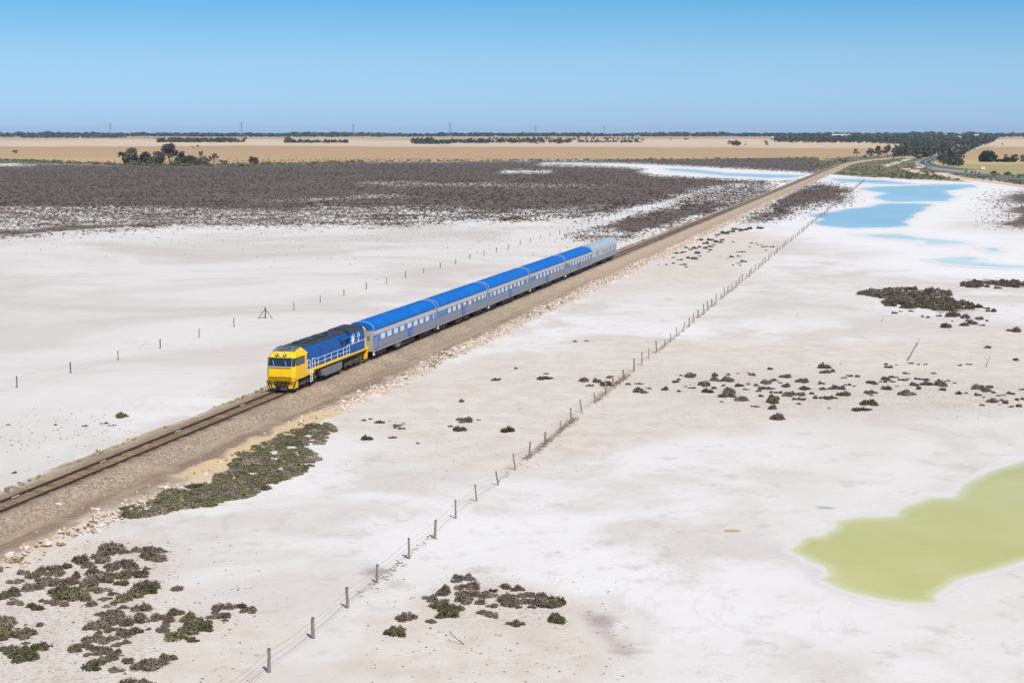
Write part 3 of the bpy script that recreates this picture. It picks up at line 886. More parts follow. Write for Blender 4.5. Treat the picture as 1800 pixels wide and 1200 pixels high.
def rocks_array(centres, sizes, rg):
    n = len(centres)
    jit = 1 + rg.normal(0, 0.22, (n, 12, 1))
    sc = rg.uniform(0.6, 1.3, (n, 1, 3)) * np.array([1, 1, 0.75])
    ang = rg.uniform(0, 6.28, n)
    v = IV[None] * jit * sc * sizes[:, None, None] * 0.5
    c, s = np.cos(ang)[:, None], np.sin(ang)[:, None]
    x = v[..., 0] * c - v[..., 1] * s; y = v[..., 0] * s + v[..., 1] * c
    v = np.stack([x, y, v[..., 2]], -1) + centres[:, None, :]
    return v[:, IF].reshape(-1, 3)


def rock_mat():
    m, nt, b = principled("limestone_rubble", 0.9, 0, 0.2)
    r = nt.nodes.new('ShaderNodeValToRGB')
    el = r.color_ramp.elements
    el[0].color = (0.40, 0.31, 0.23, 1); el[1].color = (0.78, 0.68, 0.58, 1)
    e_ = el.new(0.5); e_.color = (0.66, 0.55, 0.45, 1)
    nt.links.new(attr(nt, 'tone'), r.inputs[0])
    nt.links.new(mixc(nt, math_node(nt, 'MULTIPLY', noise(nt, world_pos(nt), 6, 4), 0.4), r.outputs[0], (0.45, 0.36, 0.28)), b.inputs['Base Color'])
    return m


M_rock = rock_mat()
rg = np.random.default_rng(5)
cs_, sz_ = [], []
for s in np.arange(-62, 520, 0.055):
    dens = 0.5 + 0.5 * math.sin(s / 9.0 + 1.3) * math.sin(s / 3.7) + 0.25 * math.sin(s / 31)
    if -36 < s < -3: dens *= 0.05
    if -36 < s < -3 and rg.random() < 0.8: continue
    if s > 150: dens *= 0.75
    if rg.random() > 0.35 + 0.65 * dens: continue
    if s > 260 and rg.random() < 0.5: continue
    q = rg.normal(7.15, 0.62) + 0.45 * math.sin(s / 7.3) * 0.8
    z = 0.30 - 0.17 * (q - 6.3) if q > 6.3 else 0.32
    size = min(0.75, 0.16 + abs(rg.normal(0, 0.14))) * (1.0 if s < 100 else 1.25)
    c = lpt(s, q, max(z, 0.0) + size * 0.12)
    cs_.append(c); sz_.append(size)
for s in np.arange(-62, 260, 0.5):      # strays on the service road and ballast
    q = rg.uniform(2.4, 6.2)
    z = 0.82 - 0.33 * (q - 1.9) if q < 3.1 else 0.37
    size = rg.uniform(0.06, 0.15)
    cs_.append(lpt(s + rg.uniform(-.3, .3), q, z)); sz_.append(size)
cs_ = np.array([tuple(c) for c in cs_]); sz_ = np.array(sz_)
RV = rocks_array(cs_, sz_, rg)
o = quads_obj("rock_rubble", RV, M_rock, extra={'tone': np.repeat(np.clip(rg.normal(0.48, 0.28, len(cs_)), 0, 1), 60)}, nv=3)
tag(o, "pale limestone rubble along the foot of the railway embankment", "rubble", kind="stuff")
for k, (px_, py_, w, lb) in enumerate([(77, 893, 0.36, "leftmost of two lone pale stones on the gravel below the track"), (103, 889, 0.48, "larger of two lone pale stones on the gravel below the track"), (172, 898, 0.5, "pale boulder at the edge of the service road above the dark clump")]):
    p = at(px_, py_, 0.40)
    q = (p - ORIGIN).dot(TRK_R)
    rv = rocks_array(np.array([[0, 0, w * 0.25]]), np.array([w]), rg)
    o = quads_obj("stone", rv, M_rock, extra={'tone': np.full(60, 0.85)}, nv=3)
    o.location = p
    tag(o, lb, "stone", "lone pale stones by the track")

# ---------------------------------------------------------------- roads and tracks far right
M_asph = paint("asphalt", (0.055, 0.06, 0.07, 1), 0.8, 0, (0.1, 0.1, 0.1), 0.4, 0.05)
M_dirt = paint("pale_dirt", (0.60, 0.50, 0.38, 1), 0.95, 0, (0.5, 0.36, 0.25), 0.5, 0.08)
M_dirtr = paint("sandy_red_dirt", (0.62, 0.46, 0.31, 1), 0.95, 0, (0.55, 0.36, 0.24), 0.5, 0.06)
M_line = paint("road_marking_paint", (0.75, 0.76, 0.76, 1), 0.6, 0, (0.5, 0.5, 0.5), 0.2)


def catmull(pts, k=10):
    out = []
    P_ = [pts[0]] + list(pts) + [pts[-1]]
    for i in range(1, len(P_) - 2):
        p0, p1, p2, p3 = P_[i - 1:i + 3]
        for j in range(k):
            t = j / k
            out.append(0.5 * ((2 * p1) + (p2 - p0) * t + (2 * p0 - 5 * p1 + 4 * p2 - p3) * t * t + (3 * p1 - p0 - 3 * p2 + p3) * t ** 3))
    out.append(pts[-1])
    return out


def ribbon(pts, offs, w):
    V = []
    n = len(pts)
    for i, p in enumerate(pts):
        t = (pts[min(i + 1, n - 1)] - pts[max(i - 1, 0)]); t.z = 0
        t.normalize()
        r = Vector((t.y, -t.x, 0))
        for o_ in offs:
            q = p + r * o_[0]
            V.append((q.x, q.y, float(terrain(q.x, q.y)) + o_[1]))
    m = len(offs)
    F = [(i * m + j, i * m + j + 1, (i + 1) * m + j + 1, (i + 1) * m + j) for i in range(n - 1) for j in range(m - 1)]
    return V, F


def road(name, pxs, width, mat, label, z=0.25, lines=()):
    pts = catmull([at(x, y) for x, y in pxs], 10)
    h = width / 2
    V, F = ribbon(pts, [(-h - 1.2, -0.1), (-h, z), (0, z + 0.05), (h, z), (h + 1.2, -0.1)], width)
    o = mesh_obj(name, V, F, mat, smooth=True)
    tag(o, label, "road", kind="structure")
    return pts


hw = road("highway", [(1700, 256), (1672, 266), (1650, 275), (1634, 281), (1626, 285.5), (1634, 290), (1652, 293.2), (1676, 296.4), (1700, 298.5)], 13, M_asph, "dark asphalt road in an S bend between the far trees")
for off, nm in ((-5.6, "edge"), (0, "centre"), (5.6, "edge")):
    V, F = ribbon(hw, [(off - 0.25, 0.31), (off + 0.25, 0.31)], 0.5)
    o = mesh_obj("road_marking", V, F, M_line)
    tag(o, "white %s line along the S bend of the asphalt road" % nm if off <= 0 else "white near edge line along the S bend of the asphalt road", "road marking", kind="structure")
hw2 = road("highway", [(1640, 300.0), (1690, 305.0), (1740, 310.5), (1800, 317.2), (1900, 330)], 9, M_asph, "asphalt road behind a long white guard rail at the right edge")
road("dirt_road", [(1553, 291.0), (1580, 284.5), (1602, 278), (1624, 269)], 6, M_dirt, "pale dirt road climbing towards the wooded rise", 0.12)
road("dirt_road", [(1558, 293.5), (1566, 290.5), (1577, 286)], 5, M_dirt, "short pale dirt spur below the pale dirt road", 0.12)
road("dirt_road", [(1592, 296), (1604, 298.5), (1614, 303), (1640, 306), (1700, 315), (1760, 322), (1800, 327.5), (1900, 343)], 9, M_dirtr, "sandy reddish track along the upper shore of the salt flat", 0.12)
road("dirt_road", [(1612, 296), (1620, 291.5), (1616, 285), (1632, 279), (1660, 269)], 5, M_dirt, "sandy shoulder hugging the outside of the S bend", 0.10)
# guard rail
gr = empty("guard_rail", hw2[0])
tag(gr, "long white guard rail along the asphalt road at the right", "guard rail")
M_guard = paint("pale_galvanised_steel", (0.66, 0.68, 0.70, 1), 0.4, 0.2, (0.4, 0.4, 0.4), 0.2)
gp = []
V = []
for i, p in enumerate(hw2):
    t = (hw2[min(i + 1, len(hw2) - 1)] - hw2[max(i - 1, 0)]); t.z = 0; t.normalize()
    gp.append(p + Vector((t.y, -t.x, 0)) * -4.8)
if (gp[0] - hw2[0]).y < 0:
    gp = [p + (p - h_) * -2 for p, h_ in zip(gp, hw2)]
mb = MB()
for a, b_ in zip(gp[:-1], gp[1:]):
    a = a - Vector(gr.location); b_ = b_ - Vector(gr.location)
    mb.add([a + Vector((0, 0, .45)), b_ + Vector((0, 0, .45)), b_ + Vector((0, 0, 1.35)), a + Vector((0, 0, 1.35)),
            a + Vector((0, .1, .45)), b_ + Vector((0, .1, .45)), b_ + Vector((0, .1, 1.35)), a + Vector((0, .1, 1.35))],
           [(0, 1, 2, 3), (5, 4, 7, 6), (3, 2, 6, 7), (0, 4, 5, 1)])
mb.build("beam", M_guard, gr)
L = 0
mbp = MB(); mbp.box(-.08, .08, -.08, .08, -0.5, 1.2)
p0 = None
acc = 0
nxt = 0
for a, b_ in zip(gp[:-1], gp[1:]):
    d = (b_ - a).length
    while nxt < acc + d and nxt < 330:
        q = a.lerp(b_, (nxt - acc) / d) - Vector(gr.location) + Vector((0, .2, 0.1))
        if p0 is None:
            p0 = mbp.build("post", M_guard, gr); o = p0
        else:
            o = p0.copy(); COL.objects.link(o); o.parent = gr
        o.location = q
        nxt += 8.0
    acc += d
# ---------------------------------------------------------------- the train
M_yel = paint("yellow_locomotive_paint", (0.93, 0.545, 0.003, 1), 0.35, 0, (0.55, 0.32, 0.05), 0.3, 1.3, 0.3)
M_nblue = paint("deep_blue_locomotive_paint", (0.0005, 0.092, 0.345, 1), 0.5, 0, (0.012, 0.05, 0.15), 0.4, 0.8, 0.2)
M_black = paint("sooty_black_roof_paint", (0.030, 0.034, 0.040, 1), 0.5, 0, (0.06, 0.055, 0.05), 0.5, 0.8)
M_groof = paint("dusty_grey_cab_roof", (0.10, 0.105, 0.115, 1), 0.5, 0, (0.26, 0.25, 0.24), 0.8, 1.6)
M_under = paint("grimy_running_gear", (0.028, 0.027, 0.027, 1), 0.7, 0.1, (0.11, 0.09, 0.07), 0.55, 1.6)
M_bogie = paint("dusty_bogie_steel", (0.085, 0.08, 0.075, 1), 0.65, 0.2, (0.20, 0.16, 0.12), 0.6, 2.0)
M_wheel = paint("wheel_steel", (0.10, 0.085, 0.075, 1), 0.45, 0.6, (0.2, 0.15, 0.1), 0.4, 2.0)
M_tank = paint("grey_fuel_tank_paint", (0.20, 0.20, 0.215, 1), 0.5, 0.1, (0.12, 0.10, 0.09), 0.5, 0.9)
M_glass = paint("dark_cab_glass", (0.01, 0.03, 0.05, 1), 0.06, 0, (0.02, 0.05, 0.07), 0.3, 1.5, 0.8)
M_rubber = paint("black_rubber_frame", (0.012, 0.012, 0.014, 1), 0.6, 0, (0.04, 0.04, 0.04), 0.2)
M_wpaint = paint("white_handrail_paint", (0.80, 0.81, 0.82, 1), 0.4, 0, (0.6, 0.58, 0.52), 0.15)
M_lens = paint("headlight_lens", (0.75, 0.74, 0.70, 1), 0.1, 0.2, (0.5, 0.5, 0.5), 0.1)
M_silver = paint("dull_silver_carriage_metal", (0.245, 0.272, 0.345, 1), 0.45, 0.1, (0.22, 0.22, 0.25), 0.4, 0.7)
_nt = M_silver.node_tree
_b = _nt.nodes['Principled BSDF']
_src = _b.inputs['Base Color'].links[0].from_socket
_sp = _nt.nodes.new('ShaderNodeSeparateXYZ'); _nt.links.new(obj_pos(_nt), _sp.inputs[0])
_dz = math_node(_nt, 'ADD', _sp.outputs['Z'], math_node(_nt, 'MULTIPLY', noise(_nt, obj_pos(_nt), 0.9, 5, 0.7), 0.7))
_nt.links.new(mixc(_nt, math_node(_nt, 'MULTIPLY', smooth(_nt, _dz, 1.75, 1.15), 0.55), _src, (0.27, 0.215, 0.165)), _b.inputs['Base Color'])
M_cream = paint("silver_cream_fascia", (0.50, 0.505, 0.525, 1), 0.4, 0.15, (0.40, 0.37, 0.33), 0.35, 0.8)
M_band = paint("window_band_blue", (0.012, 0.14, 0.42, 1), 0.3, 0, (0.05, 0.14, 0.34), 0.3, 0.8)
M_band2 = paint("window_band_slate_blue", (0.055, 0.14, 0.36, 1), 0.35, 0.1, (0.12, 0.16, 0.27), 0.3, 0.8)
M_roof = paint("bright_blue_roof_paint", (0.0005, 0.125, 0.475, 1), 0.5, 0, (0.012, 0.19, 0.48), 0.6, 0.5, 0.2)
M_pane = paint("pale_window_pane", (0.62, 0.67, 0.66, 1), 0.15, 0, (0.50, 0.52, 0.46), 0.35, 0.9, 0.7)  # pale off-white pane colour
M_paned = paint("dark_window_pane", (0.11, 0.14, 0.17, 1), 0.1, 0, (0.25, 0.28, 0.28), 0.5, 1.4, 0.8)  # dark blue-grey pane colour
M_end = paint("weathered_carriage_end", (0.50, 0.45, 0.36, 1), 0.55, 0.1, (0.28, 0.22, 0.16), 0.6, 0.6)
M_endg = paint("grey_carriage_end", (0.36, 0.38, 0.41, 1), 0.5, 0.2, (0.2, 0.18, 0.16), 0.5, 0.6)
M_emblem = paint("emblem_blue", (0.008, 0.11, 0.40, 1), 0.35, 0, (0.01, 0.07, 0.25), 0.2)
M_emblem2 = paint("emblem_pale_blue", (0.10, 0.28, 0.60, 1), 0.35, 0, (0.05, 0.2, 0.5), 0.2)
M_vanroof = paint("pale_blue_grey_van_paint", (0.47, 0.53, 0.55, 1), 0.4, 0.2, (0.36, 0.42, 0.44), 0.4, 0.7)
M_vanlow = paint("slate_grey_van_paint", (0.27, 0.305, 0.355, 1), 0.4, 0.2, (0.2, 0.2, 0.22), 0.4, 0.7)
M_vent = paint("dark_vent_grille", (0.012, 0.018, 0.045, 1), 0.6, 0, (0.03, 0.03, 0.05), 0.3)


def veh_at(s, name):
    o = empty(name, lpt(s, 0, RAIL_Z), ANG)
    return o


def s_of_px(x, q=1.45):
    lo, hi = -100.0, 900.0
    for _ in range(60):
        m_ = (lo + hi) / 2
        p = lpt(m_, q, RAIL_Z + 0.4)
        if proj(p.x, p.y, p.z)[0] < x: lo = m_
        else: hi = m_
    return lo


def wheelset(parent, xs, r, frame_len, cx, heavy=True):
    """a bogie: side frames with axle boxes and springs, wheels as its children"""
    mb = MB()
    h = r
    for sy in (-1, 1):
        y0, y1 = (-1.18, -1.02) if sy < 0 else (1.02, 1.18)
        x0, x1 = cx - frame_len / 2, cx + frame_len / 2
        mb.prism_y([(x0, h + .05), (x0 + .15, h + .22), (cx - .7, h + .25), (cx - .35, h + .05), (cx + .35, h + .05), (cx + .7, h + .25), (x1 - .15, h + .22), (x1, h + .05), (x1, h - .1), (x0, h - .1)], y0, y1, 0)
        for x in xs:
            ya, yb = (y0 - .10, y0 - .002) if sy < 0 else (y1 + .002, y1 + .10)
            mb.box(x - .17, x + .17, ya, yb, h - .16, h + .16, 0, .03)
            mb.box(x - .10, x + .10, ya, yb, h + .17, h + .36, 0)
            mb.tube((x, ya - .03, h), (x, yb, h), .11, n=10)
        for xm in [(a + b_) / 2 for a, b_ in zip(xs[:-1], xs[1:])]:
            ya, yb = (y0 - .09, y0 - .002) if sy < 0 else (y1 + .002, y1 + .09)
            for dx in (-.18, .18):
                mb.tube((xm + dx, (ya + yb) / 2, h - .12), (xm + dx, (ya + yb) / 2, h + .3), .075, n=8)
        if heavy:
            ya = y0 - .12 if sy < 0 else y1 + .12
            mb.tube((x0 + .2, ya, h - .05), (x1 - .2, ya, h + .02), .035, n=6)
    mb.box(cx - .3, cx + .3, -1.0, 1.0, h - .05, h + .3)
    bo = mb.build("bogie", M_bogie, parent)
    for x in xs:
        for sy in (-1, 1):
            w = MB()
            w.tube((x, sy * .72, r), (x, sy * .86, r), r, n=22)
            w.tube((x, sy * .69, r), (x, sy * .72, r), r + .03, n=22)
            w.tube((x, sy * .86, r), (x, sy * .90, r), r * .45, n=14)
            w.build("wheel", M_wheel, bo)
        ax = MB(); ax.tube((x, -.69, r), (x, .69, r), .09, n=10); ax.build("axle", M_wheel, bo)
    return bo


def star(mb, cx, cz, R, r, n, y0, y1, rot=math.pi / 2, sx=1.0):
    prof = []
    for i in range(2 * n):
        rad = R if i % 2 == 0 else r
        a = rot + math.pi * i / n
        prof.append((cx + sx * rad * math.cos(a), cz + rad * math.sin(a)))
    mb.prism_y(prof, y0, y1)


# ---- locomotive (x runs back from the nose, the seen side is -y)
S_REAR = [s_of_px(x) for x in (654.5, 768.0, 857.5, 930.5, 993.0, 1041.0, 1084.0)]
LL = s_of_px(648.0)
loco = veh_at(0.0, "locomotive")
tag(loco, "yellow and blue diesel locomotive with black roof leading the train", "locomotive")


def build_loco(T, L):
    XC = 3.35                               # back of the cab
    XR = L * 0.735                          # start of the full-width radiator end
    # underframe and side sill
    mb = MB()
    mb.box(XC + .01, L - .25, -1.44, 1.44, 1.36, 1.58, 0, .03)
    mb.box(XC - .3, XC + 2.0, -1.46, 1.46, 1.12, 1.357, 0, .02)
    mb.box(L - .25, L + .02, -1.40, 1.40, .95, 1.62, 0, .02)
    HE = L - 1.15
    mb.build("side_sill", M_yel, T)
    # hood
    mb = MB()
    prof = [(-1.16, 1.58), (1.16, 1.58), (1.16, 3.55), (.98, 3.86), (-.98, 3.86), (-1.16, 3.55)]
    mb.prism_x(prof, XC + .02, XR, 0)
    prof = [(-1.42, 1.60), (1.42, 1.60), (1.42, 3.52), (1.2, 3.90), (-1.2, 3.90), (-1.42, 3.52)]
    mb.prism_x(prof, XR, HE, 0)
    # door panels and hatches stand a little proud
    x = XC + .5
    while x < XR - 1.0:
        mb.box(x, x + .78, -1.172, -1.158, 1.75, 3.2, 0)
        x += .86
    mb.box(XR - 2.6, XR - .02, -1.40, -1.158, 3.3, 3.5, 0)
    hood = mb.build("hood", M_nblue, T)
    mb = MB()
    for x in (XR - 2.0, XR - .85):
        mb.box(x, x + .55, -1.178, -1.160, 2.55, 3.12, 0)
        for k in range(5): mb.box(x + .03, x + .52, -1.19, -1.179, 2.60 + k * .1, 2.64 + k * .1, 0)
    mb.build("vent", M_vent, hood)
    # roof
    mb = MB()
    mb.prism_x([(-1.03, 3.80), (-1.0, 3.875), (-.82, 4.10), (.82, 4.10), (1.0, 3.875), (1.03, 3.80)], XC - .5, XR - .02, 0)
    mb.prism_x([(-1.36, 3.64), (-1.2, 3.93), (-.95, 4.14), (.95, 4.14), (1.2, 3.93), (1.36, 3.64)], XR, HE - .02, 0)
    for x0, x1 in ((XC + 1.4, XC + 2.6), (XC + 3.2, XC + 5.6), (XC + 6.4, XC + 8.0)):
        mb.box(x0, x1, -.62, .62, 4.10, 4.22, 0, .04)
    for x in (XR + 1.2, XR + 2.9):
        mb.tube((x, 0, 4.14), (x, 0, 4.20), .72, n=24)
    mb.box(XC + 8.6, XC + 9.2, -.22, .22, 4.10, 4.30, 0, .03)
    mb.build("roof", M_black, T)
    # cab: profile swept over four stations across
    mb = MB()
    prof = [(.28, 1.10), (.05, 1.28), (0.0, 1.50), (.10, 2.44), (.34, 3.26), (.62, 3.50), (1.15, 3.86), (1.9, 4.02), (2.75, 4.05), (XC + .35, 3.36), (XC, 3.30), (XC, 1.10)]
    ys = [(-1.46, .36, 0.0), (-1.16, 0, 0.0), (1.16, 0, 0.0), (1.46, .36, 0.0)]
    n = len(prof)
    vs = []
    for y, off, _ in ys:
        for i, (x, z) in enumerate(prof):
            k = off if i < 8 else 0
            yy = y
            if z > 3.3: yy = y * (1 - .36 * (z - 3.3))
            vs.append((x + k, yy, z))
    fs = []
    for a in range(3):
        for i in range(n):
            fs.append((a * n + i, a * n + (i + 1) % n, (a + 1) * n + (i + 1) % n, (a + 1) * n + i))
    fs.append(tuple(range(n))); fs.append(tuple(range(3 * n, 4 * n))[::-1])
    mb.add(vs, fs)
    cab = mb.build("cab", M_yel, T)
    # brow roof panel, black
    mb = MB()
    mb.add([(1.02, -1.12, 3.83), (1.02, 1.12, 3.83), (1.92, 1.10, 4.055), (1.92, -1.10, 4.055), (3.0, -1.10, 4.085), (3.0, 1.10, 4.085),
            (1.02, -1.12, 3.72), (1.02, 1.12, 3.72), (1.92, 1.10, 3.90), (1.92, -1.10, 3.90), (3.0, -1.10, 3.92), (3.0, 1.10, 3.92)],
           [(0, 1, 2, 3), (3, 2, 5, 4), (0, 6, 7, 1), (0, 3, 9, 6), (3, 4, 10, 9), (1, 7, 8, 2), (2, 8, 11, 5), (4, 5, 11, 10)])
    mb.box(1.35, 1.75, -.42, -.10, 4.02, 4.12, 0, .02)
    mb.box(2.05, 2.6, -.1, .45, 4.08, 4.2, 0, .03)
    for y in (-.35, -.05, .25): mb.tube((.95, y, 3.92), (1.45, y, 4.08), .045, .03, n=8)
    mb.build("cab_roof", M_groof, cab)
    # windscreen: frame strip, two panes
    def scr(x_z, y, push):
        x, z = x_z
        nx, nz = -.96, .28
        return (x + nx * push, y, z + nz * push)
    A_ = (.115, 2.50); B_ = (.325, 3.22)
    mb = MB()
    def slab(mb, a, b_, y0, y1, p0, p1):
        vs = [scr(a, y0, p1), scr(a, y1, p1), scr(b_, y1, p1), scr(b_, y0, p1), scr(a, y0, p0), scr(a, y1, p0), scr(b_, y1, p0), scr(b_, y0, p0)]
        mb.add(vs, [(0, 3, 2, 1), (4, 5, 6, 7), (0, 1, 5, 4), (1, 2, 6, 5), (2, 3, 7, 6), (3, 0, 4, 7)])
    slab(mb, (.10, 2.44), (.34, 3.26), -1.155, 1.155, -.01, .012)
    fr = mb.build("windscreen_frame", M_rubber, cab)
    for y0, y1 in ((-1.10, -.05), (.05, 1.10)):
        mb = MB(); slab(mb, A_, B_, y0, y1, .012, .022)
        mb.build("windscreen", M_glass, cab)
    mb = MB()
    for y in (-.62, .62):
        a = scr((.13, 2.55), y, .035); b_ = scr((.25, 2.95), y + .18, .035)
        mb.tube(a, b_, .014, n=6)
    mb.build("wiper", M_wpaint, cab)
    # silver strip below the screen
    mb = MB(); mb.box(-.03, .07, -1.14, 1.14, 2.40, 2.435)
    mb.build("screen_ledge", M_wpaint, cab)
    # corner and side windows
    for sy in (-1, 1):
        mb = MB()
        mb.box(.62, 2.78, min(sy * 1.462, sy * 1.474), max(sy * 1.462, sy * 1.474), 2.46, 3.24, 0)
        w = mb.build("side_window_frame", M_rubber, cab)
        for x0, x1 in ((.70, 1.30), (1.38, 2.02), (2.10, 2.70)):
            p = MB(); p.box(x0, x1, min(sy * 1.475, sy * 1.482), max(sy * 1.475, sy * 1.482), 2.53, 3.17)
            p.build("side_window", M_glass, cab)
        mb = MB()
        xa, xb = .02, .345
        vs = [(.10 + .02 - .012, sy * 1.19, 2.47), (.10 + .335 - .012, sy * 1.45, 2.47), (.34 + .335 - .02, sy * 1.45, 3.23), (.34 + .02 - .02, sy * 1.19, 3.23)]
        vs2 = [(x - .012, y + sy * .012, z) for x, y, z in vs]
        mb.add(vs + vs2, [(4, 5, 6, 7), (0, 1, 5, 4), (1, 2, 6, 5), (2, 3, 7, 6), (3, 0, 4, 7), (3, 2, 1, 0)])
        mb.build("corner_window", M_glass, cab)
    # headlights on the brow, ditch lights below
    for y, rr in ((-.36, .17), (.46, .17), (.06, .15)):
        mb = MB()
        c = Vector((.50, y, 3.47))
        mb.tube(c, c + Vector((-.09, 0, .06)), rr, n=16, mi=0 if y != .06 else 1)
        mb.tube(c + Vector((-.09, 0, .06)), c + Vector((-.105, 0, .07)), rr * (.55 if y != .06 else .85), n=14, mi=1)
        mb.build("headlight", [M_rubber, M_lens], cab)
    for y in (-1.0, -.85, .98, .83):
        mb = MB(); mb.tube((.02 if abs(y) < 1.1 else .1, y, 3.38), (.38, y, 3.38), .05, n=8)
        mb.v = [(x + .32, yy, z) for x, yy, z in mb.v]
        mb.build("marker_light", M_lens, cab)
    # nose ledge, front beam
    mb = MB()
    mb.prism_x([(-1.40, 1.02), (1.40, 1.02), (1.40, 1.20), (-1.40, 1.20)], .06, .9)
    mb.box(-.05, .10, -1.25, 1.25, 1.22, 1.27)
    mb.build("front_beam", M_yel, T)
    mb = MB(); mb.box(-.035, .1, -1.18, 1.18, 1.275, 1.36)  # solid black strip standing in for the shadow line above the beam
    mb.build("beam_shadow_strip", M_rubber, T)
    # pilot with warning stripes
    mb = MB()
    mb.box(.30, .42, -1.36, -.74, .28, 1.015); mb.box(.30, .42, .74, 1.36, .28, 1.015)
    mb.box(.36, .42, -.739, .739, .30, 1.015)
    for sy in (-1, 1):
        mb.box(.421, 1.25, min(sy * 1.36, sy * 1.30), max(sy * 1.36, sy * 1.30), .30, 1.015)
    pil = mb.build("pilot", M_yel, T)
    mb = MB()
    for y0 in (-1.30, -.66, -.36, .16, .46, .86, 1.12):
        sg = 1 if y0 > 0 else -1
        mb.add([(.295 if abs(y0) >= .6 else .353, y0, .30), (.295 if abs(y0) >= .6 else .353, y0 + .15, .30), (.295 if abs(y0) >= .6 else .353, y0 + .15 + sg * .30, 1.0), (.295 if abs(y0) >= .6 else .353, y0 + sg * .30, 1.0)], [(0, 3, 2, 1)])
    mb.build("warning_stripe", M_rubber, pil)
    mb = MB()
    mb.box(-.28, .36, -.14, .14, .62, .92, 0, .04); mb.box(-.42, -.28, -.19, .19, .55, .98, 0, .05)
    mb.build("coupler", M_under, T)
    mb = MB()
    for y in (-.45, -.32, .30, .44):
        mb.path([(.34, y, .95), (.18, y, .82), (.12, y, .55), (.2, y + .05, .38), (.34, y + .05, .36)], .035, 6)
    mb.build("air_hose", M_rubber, T)
    mb = MB()
    mb.prism_x([(-1.15, .12), (1.15, .12), (1.2, .30), (-1.2, .30)], .38, .6)
    mb.prism_y([(.05, .14), (.38, .14), (.38, .5), (.28, .5)], -.62, .62)
    mb.build("snowplough", M_under, T)
    # underframe darkness, air tanks
    mb = MB()
    mb.box(.9, L - .4, -1.0, 1.0, .95, 1.35)
    for sy in (-1, 1):
        mb.tube((XC + 3.6, sy * 1.15, .75), (XC + 4.2, sy * 1.15, .75), .22, n=12)
    mb.build("underframe", M_under, T)
    # fuel tank
    mb = MB()
    mb.prism_y([(L * .375, 1.12), (L * .375, .55), (L * .40, .32), (L * .60, .32), (L * .625, .55), (L * .625, 1.12)], -1.38, 1.38)
    mb.box(L * .375 - .55, L * .375 - .01, -1.34, -.9, .45, 1.1, 0, .05)
    for x in (L * .46, L * .54): mb.box(x, x + .05, -1.395, -1.38, .42, 1.1)
    mb.build("fuel_tank", M_tank, T)
    wheelset(T, [2.35, 4.05, 5.75], .51, 5.0, 4.05)
    wheelset(T, [L - 5.75, L - 4.05, L - 2.35], .51, 5.0, L - 4.05)
    # access ladders
    for x in (XC + 1.15,):
        for sy in (-1, 1):
            mb = MB()
            for dx in (-.24, .24): mb.tube((x + dx, sy * 1.47, .35), (x + dx, sy * 1.47, 1.52), .035, n=6)
            for z in (.42, .70, .98, 1.26): mb.box(x - .22, x + .22, sy * 1.47 - .06, sy * 1.47 + .06, z, z + .04)
            mb.build("ladder", M_wpaint, T)
    # hand rails on both walkways
    for sy in (-1, 1):
        mb = MB(); r = .026; y = sy * 1.40
        for x0 in (XC + .25, XC + 1.55):
            x1 = x0 + .75
            mb.path([(x0, y, 1.58), (x0, y, 2.42), (x0 + .12, y, 2.58), (x1 - .12, y, 2.58), (x1, y, 2.42), (x1, y, 1.58)], r * 1.25, 6)
            mb.tube((x0, y, 2.08), (x1, y, 2.08), r, n=6)
        xs = XC + 2.35
        xe = XR - .15
        mb.path([(xs, y, 2.52), (xs + .5, y, 2.45), (xe, y, 2.45)], r, 6)
        mb.path([(xs, y, 2.10), (xs + .35, y, 1.98), (xs + .7, y, 2.02), (xe, y, 2.02)], r, 6)
        k = 6
        for i in range(k):
            x = xs + .9 + (xe - xs - .9) * i / (k - 1)
            mb.tube((x, y, 1.58), (x, y, 2.45), r, n=6)
        mb.path([(xe - .8, y, 1.58), (xe - .8, y, 2.62), (xe, y, 2.62), (xe, y, 1.58)], r * 1.1, 6)
        mb.build("handrail", M_wpaint, T)
        mb = MB(); yy = sy * 1.45
        mb.tube((XR + .1, yy, 2.58), (HE, yy, 2.58), .028, n=6)
        mb.path([(HE, yy, 2.58), (L - .7, yy, 2.5), (L - .1, yy * .8, 1.7)], .026, 6)
        mb.build("handrail", M_wpaint, T)
    # rear end: yellow corner strip with dark vents, pilot
    mb = MB()
    mb.prism_x([(-1.44, 1.63), (1.44, 1.63), (1.44, 3.52), (1.2, 3.92), (-1.2, 3.92), (-1.44, 3.52)], HE + .001, HE + .36)
    re = mb.build("rear_end", M_yel, T)
    mb = MB()
    for k in range(4): mb.box(HE + .1, HE + .27, -1.455, -1.442, 2.75 + k * .2, 2.88 + k * .2)
    mb.build("vent", M_vent, re)
    mb = MB()
    mb.box(L - .35, L - .1, -1.36, 1.36, .35, .948); mb.box(L - 1.0, L - .351, -1.40, -1.30, .35, .948)
    for z in (.45, .68): mb.box(L - .9, L - .45, -1.50, -1.40, z, z + .05)
    mb.build("rear_pilot", M_yel, T)
    # emblem: a big pointed star and a small cluster of stars beside it
    for sy in (-1, 1):
        y0, y1 = (-1.4275, -1.4215) if sy < 0 else (1.4215, 1.4275)
        mb = MB()
        cx = L * .775
        star(mb, cx, 3.02, .72, .32, 7, y0, y1)
        mb.build("star_emblem", M_wpaint, T)
        mb = MB()
        for dx, dz, R in ((0.0, .40, .24), (.34, .18, .21), (-.24, .10, .19), (.06, -.36, .27), (.20, -.08, .12)):
            star(mb, L * .853 + dx, 3.08 + dz, R, R * .45, 7, y0, y1)
        mb.build("star_cluster", M_wpaint, T)


build_loco(loco, LL)


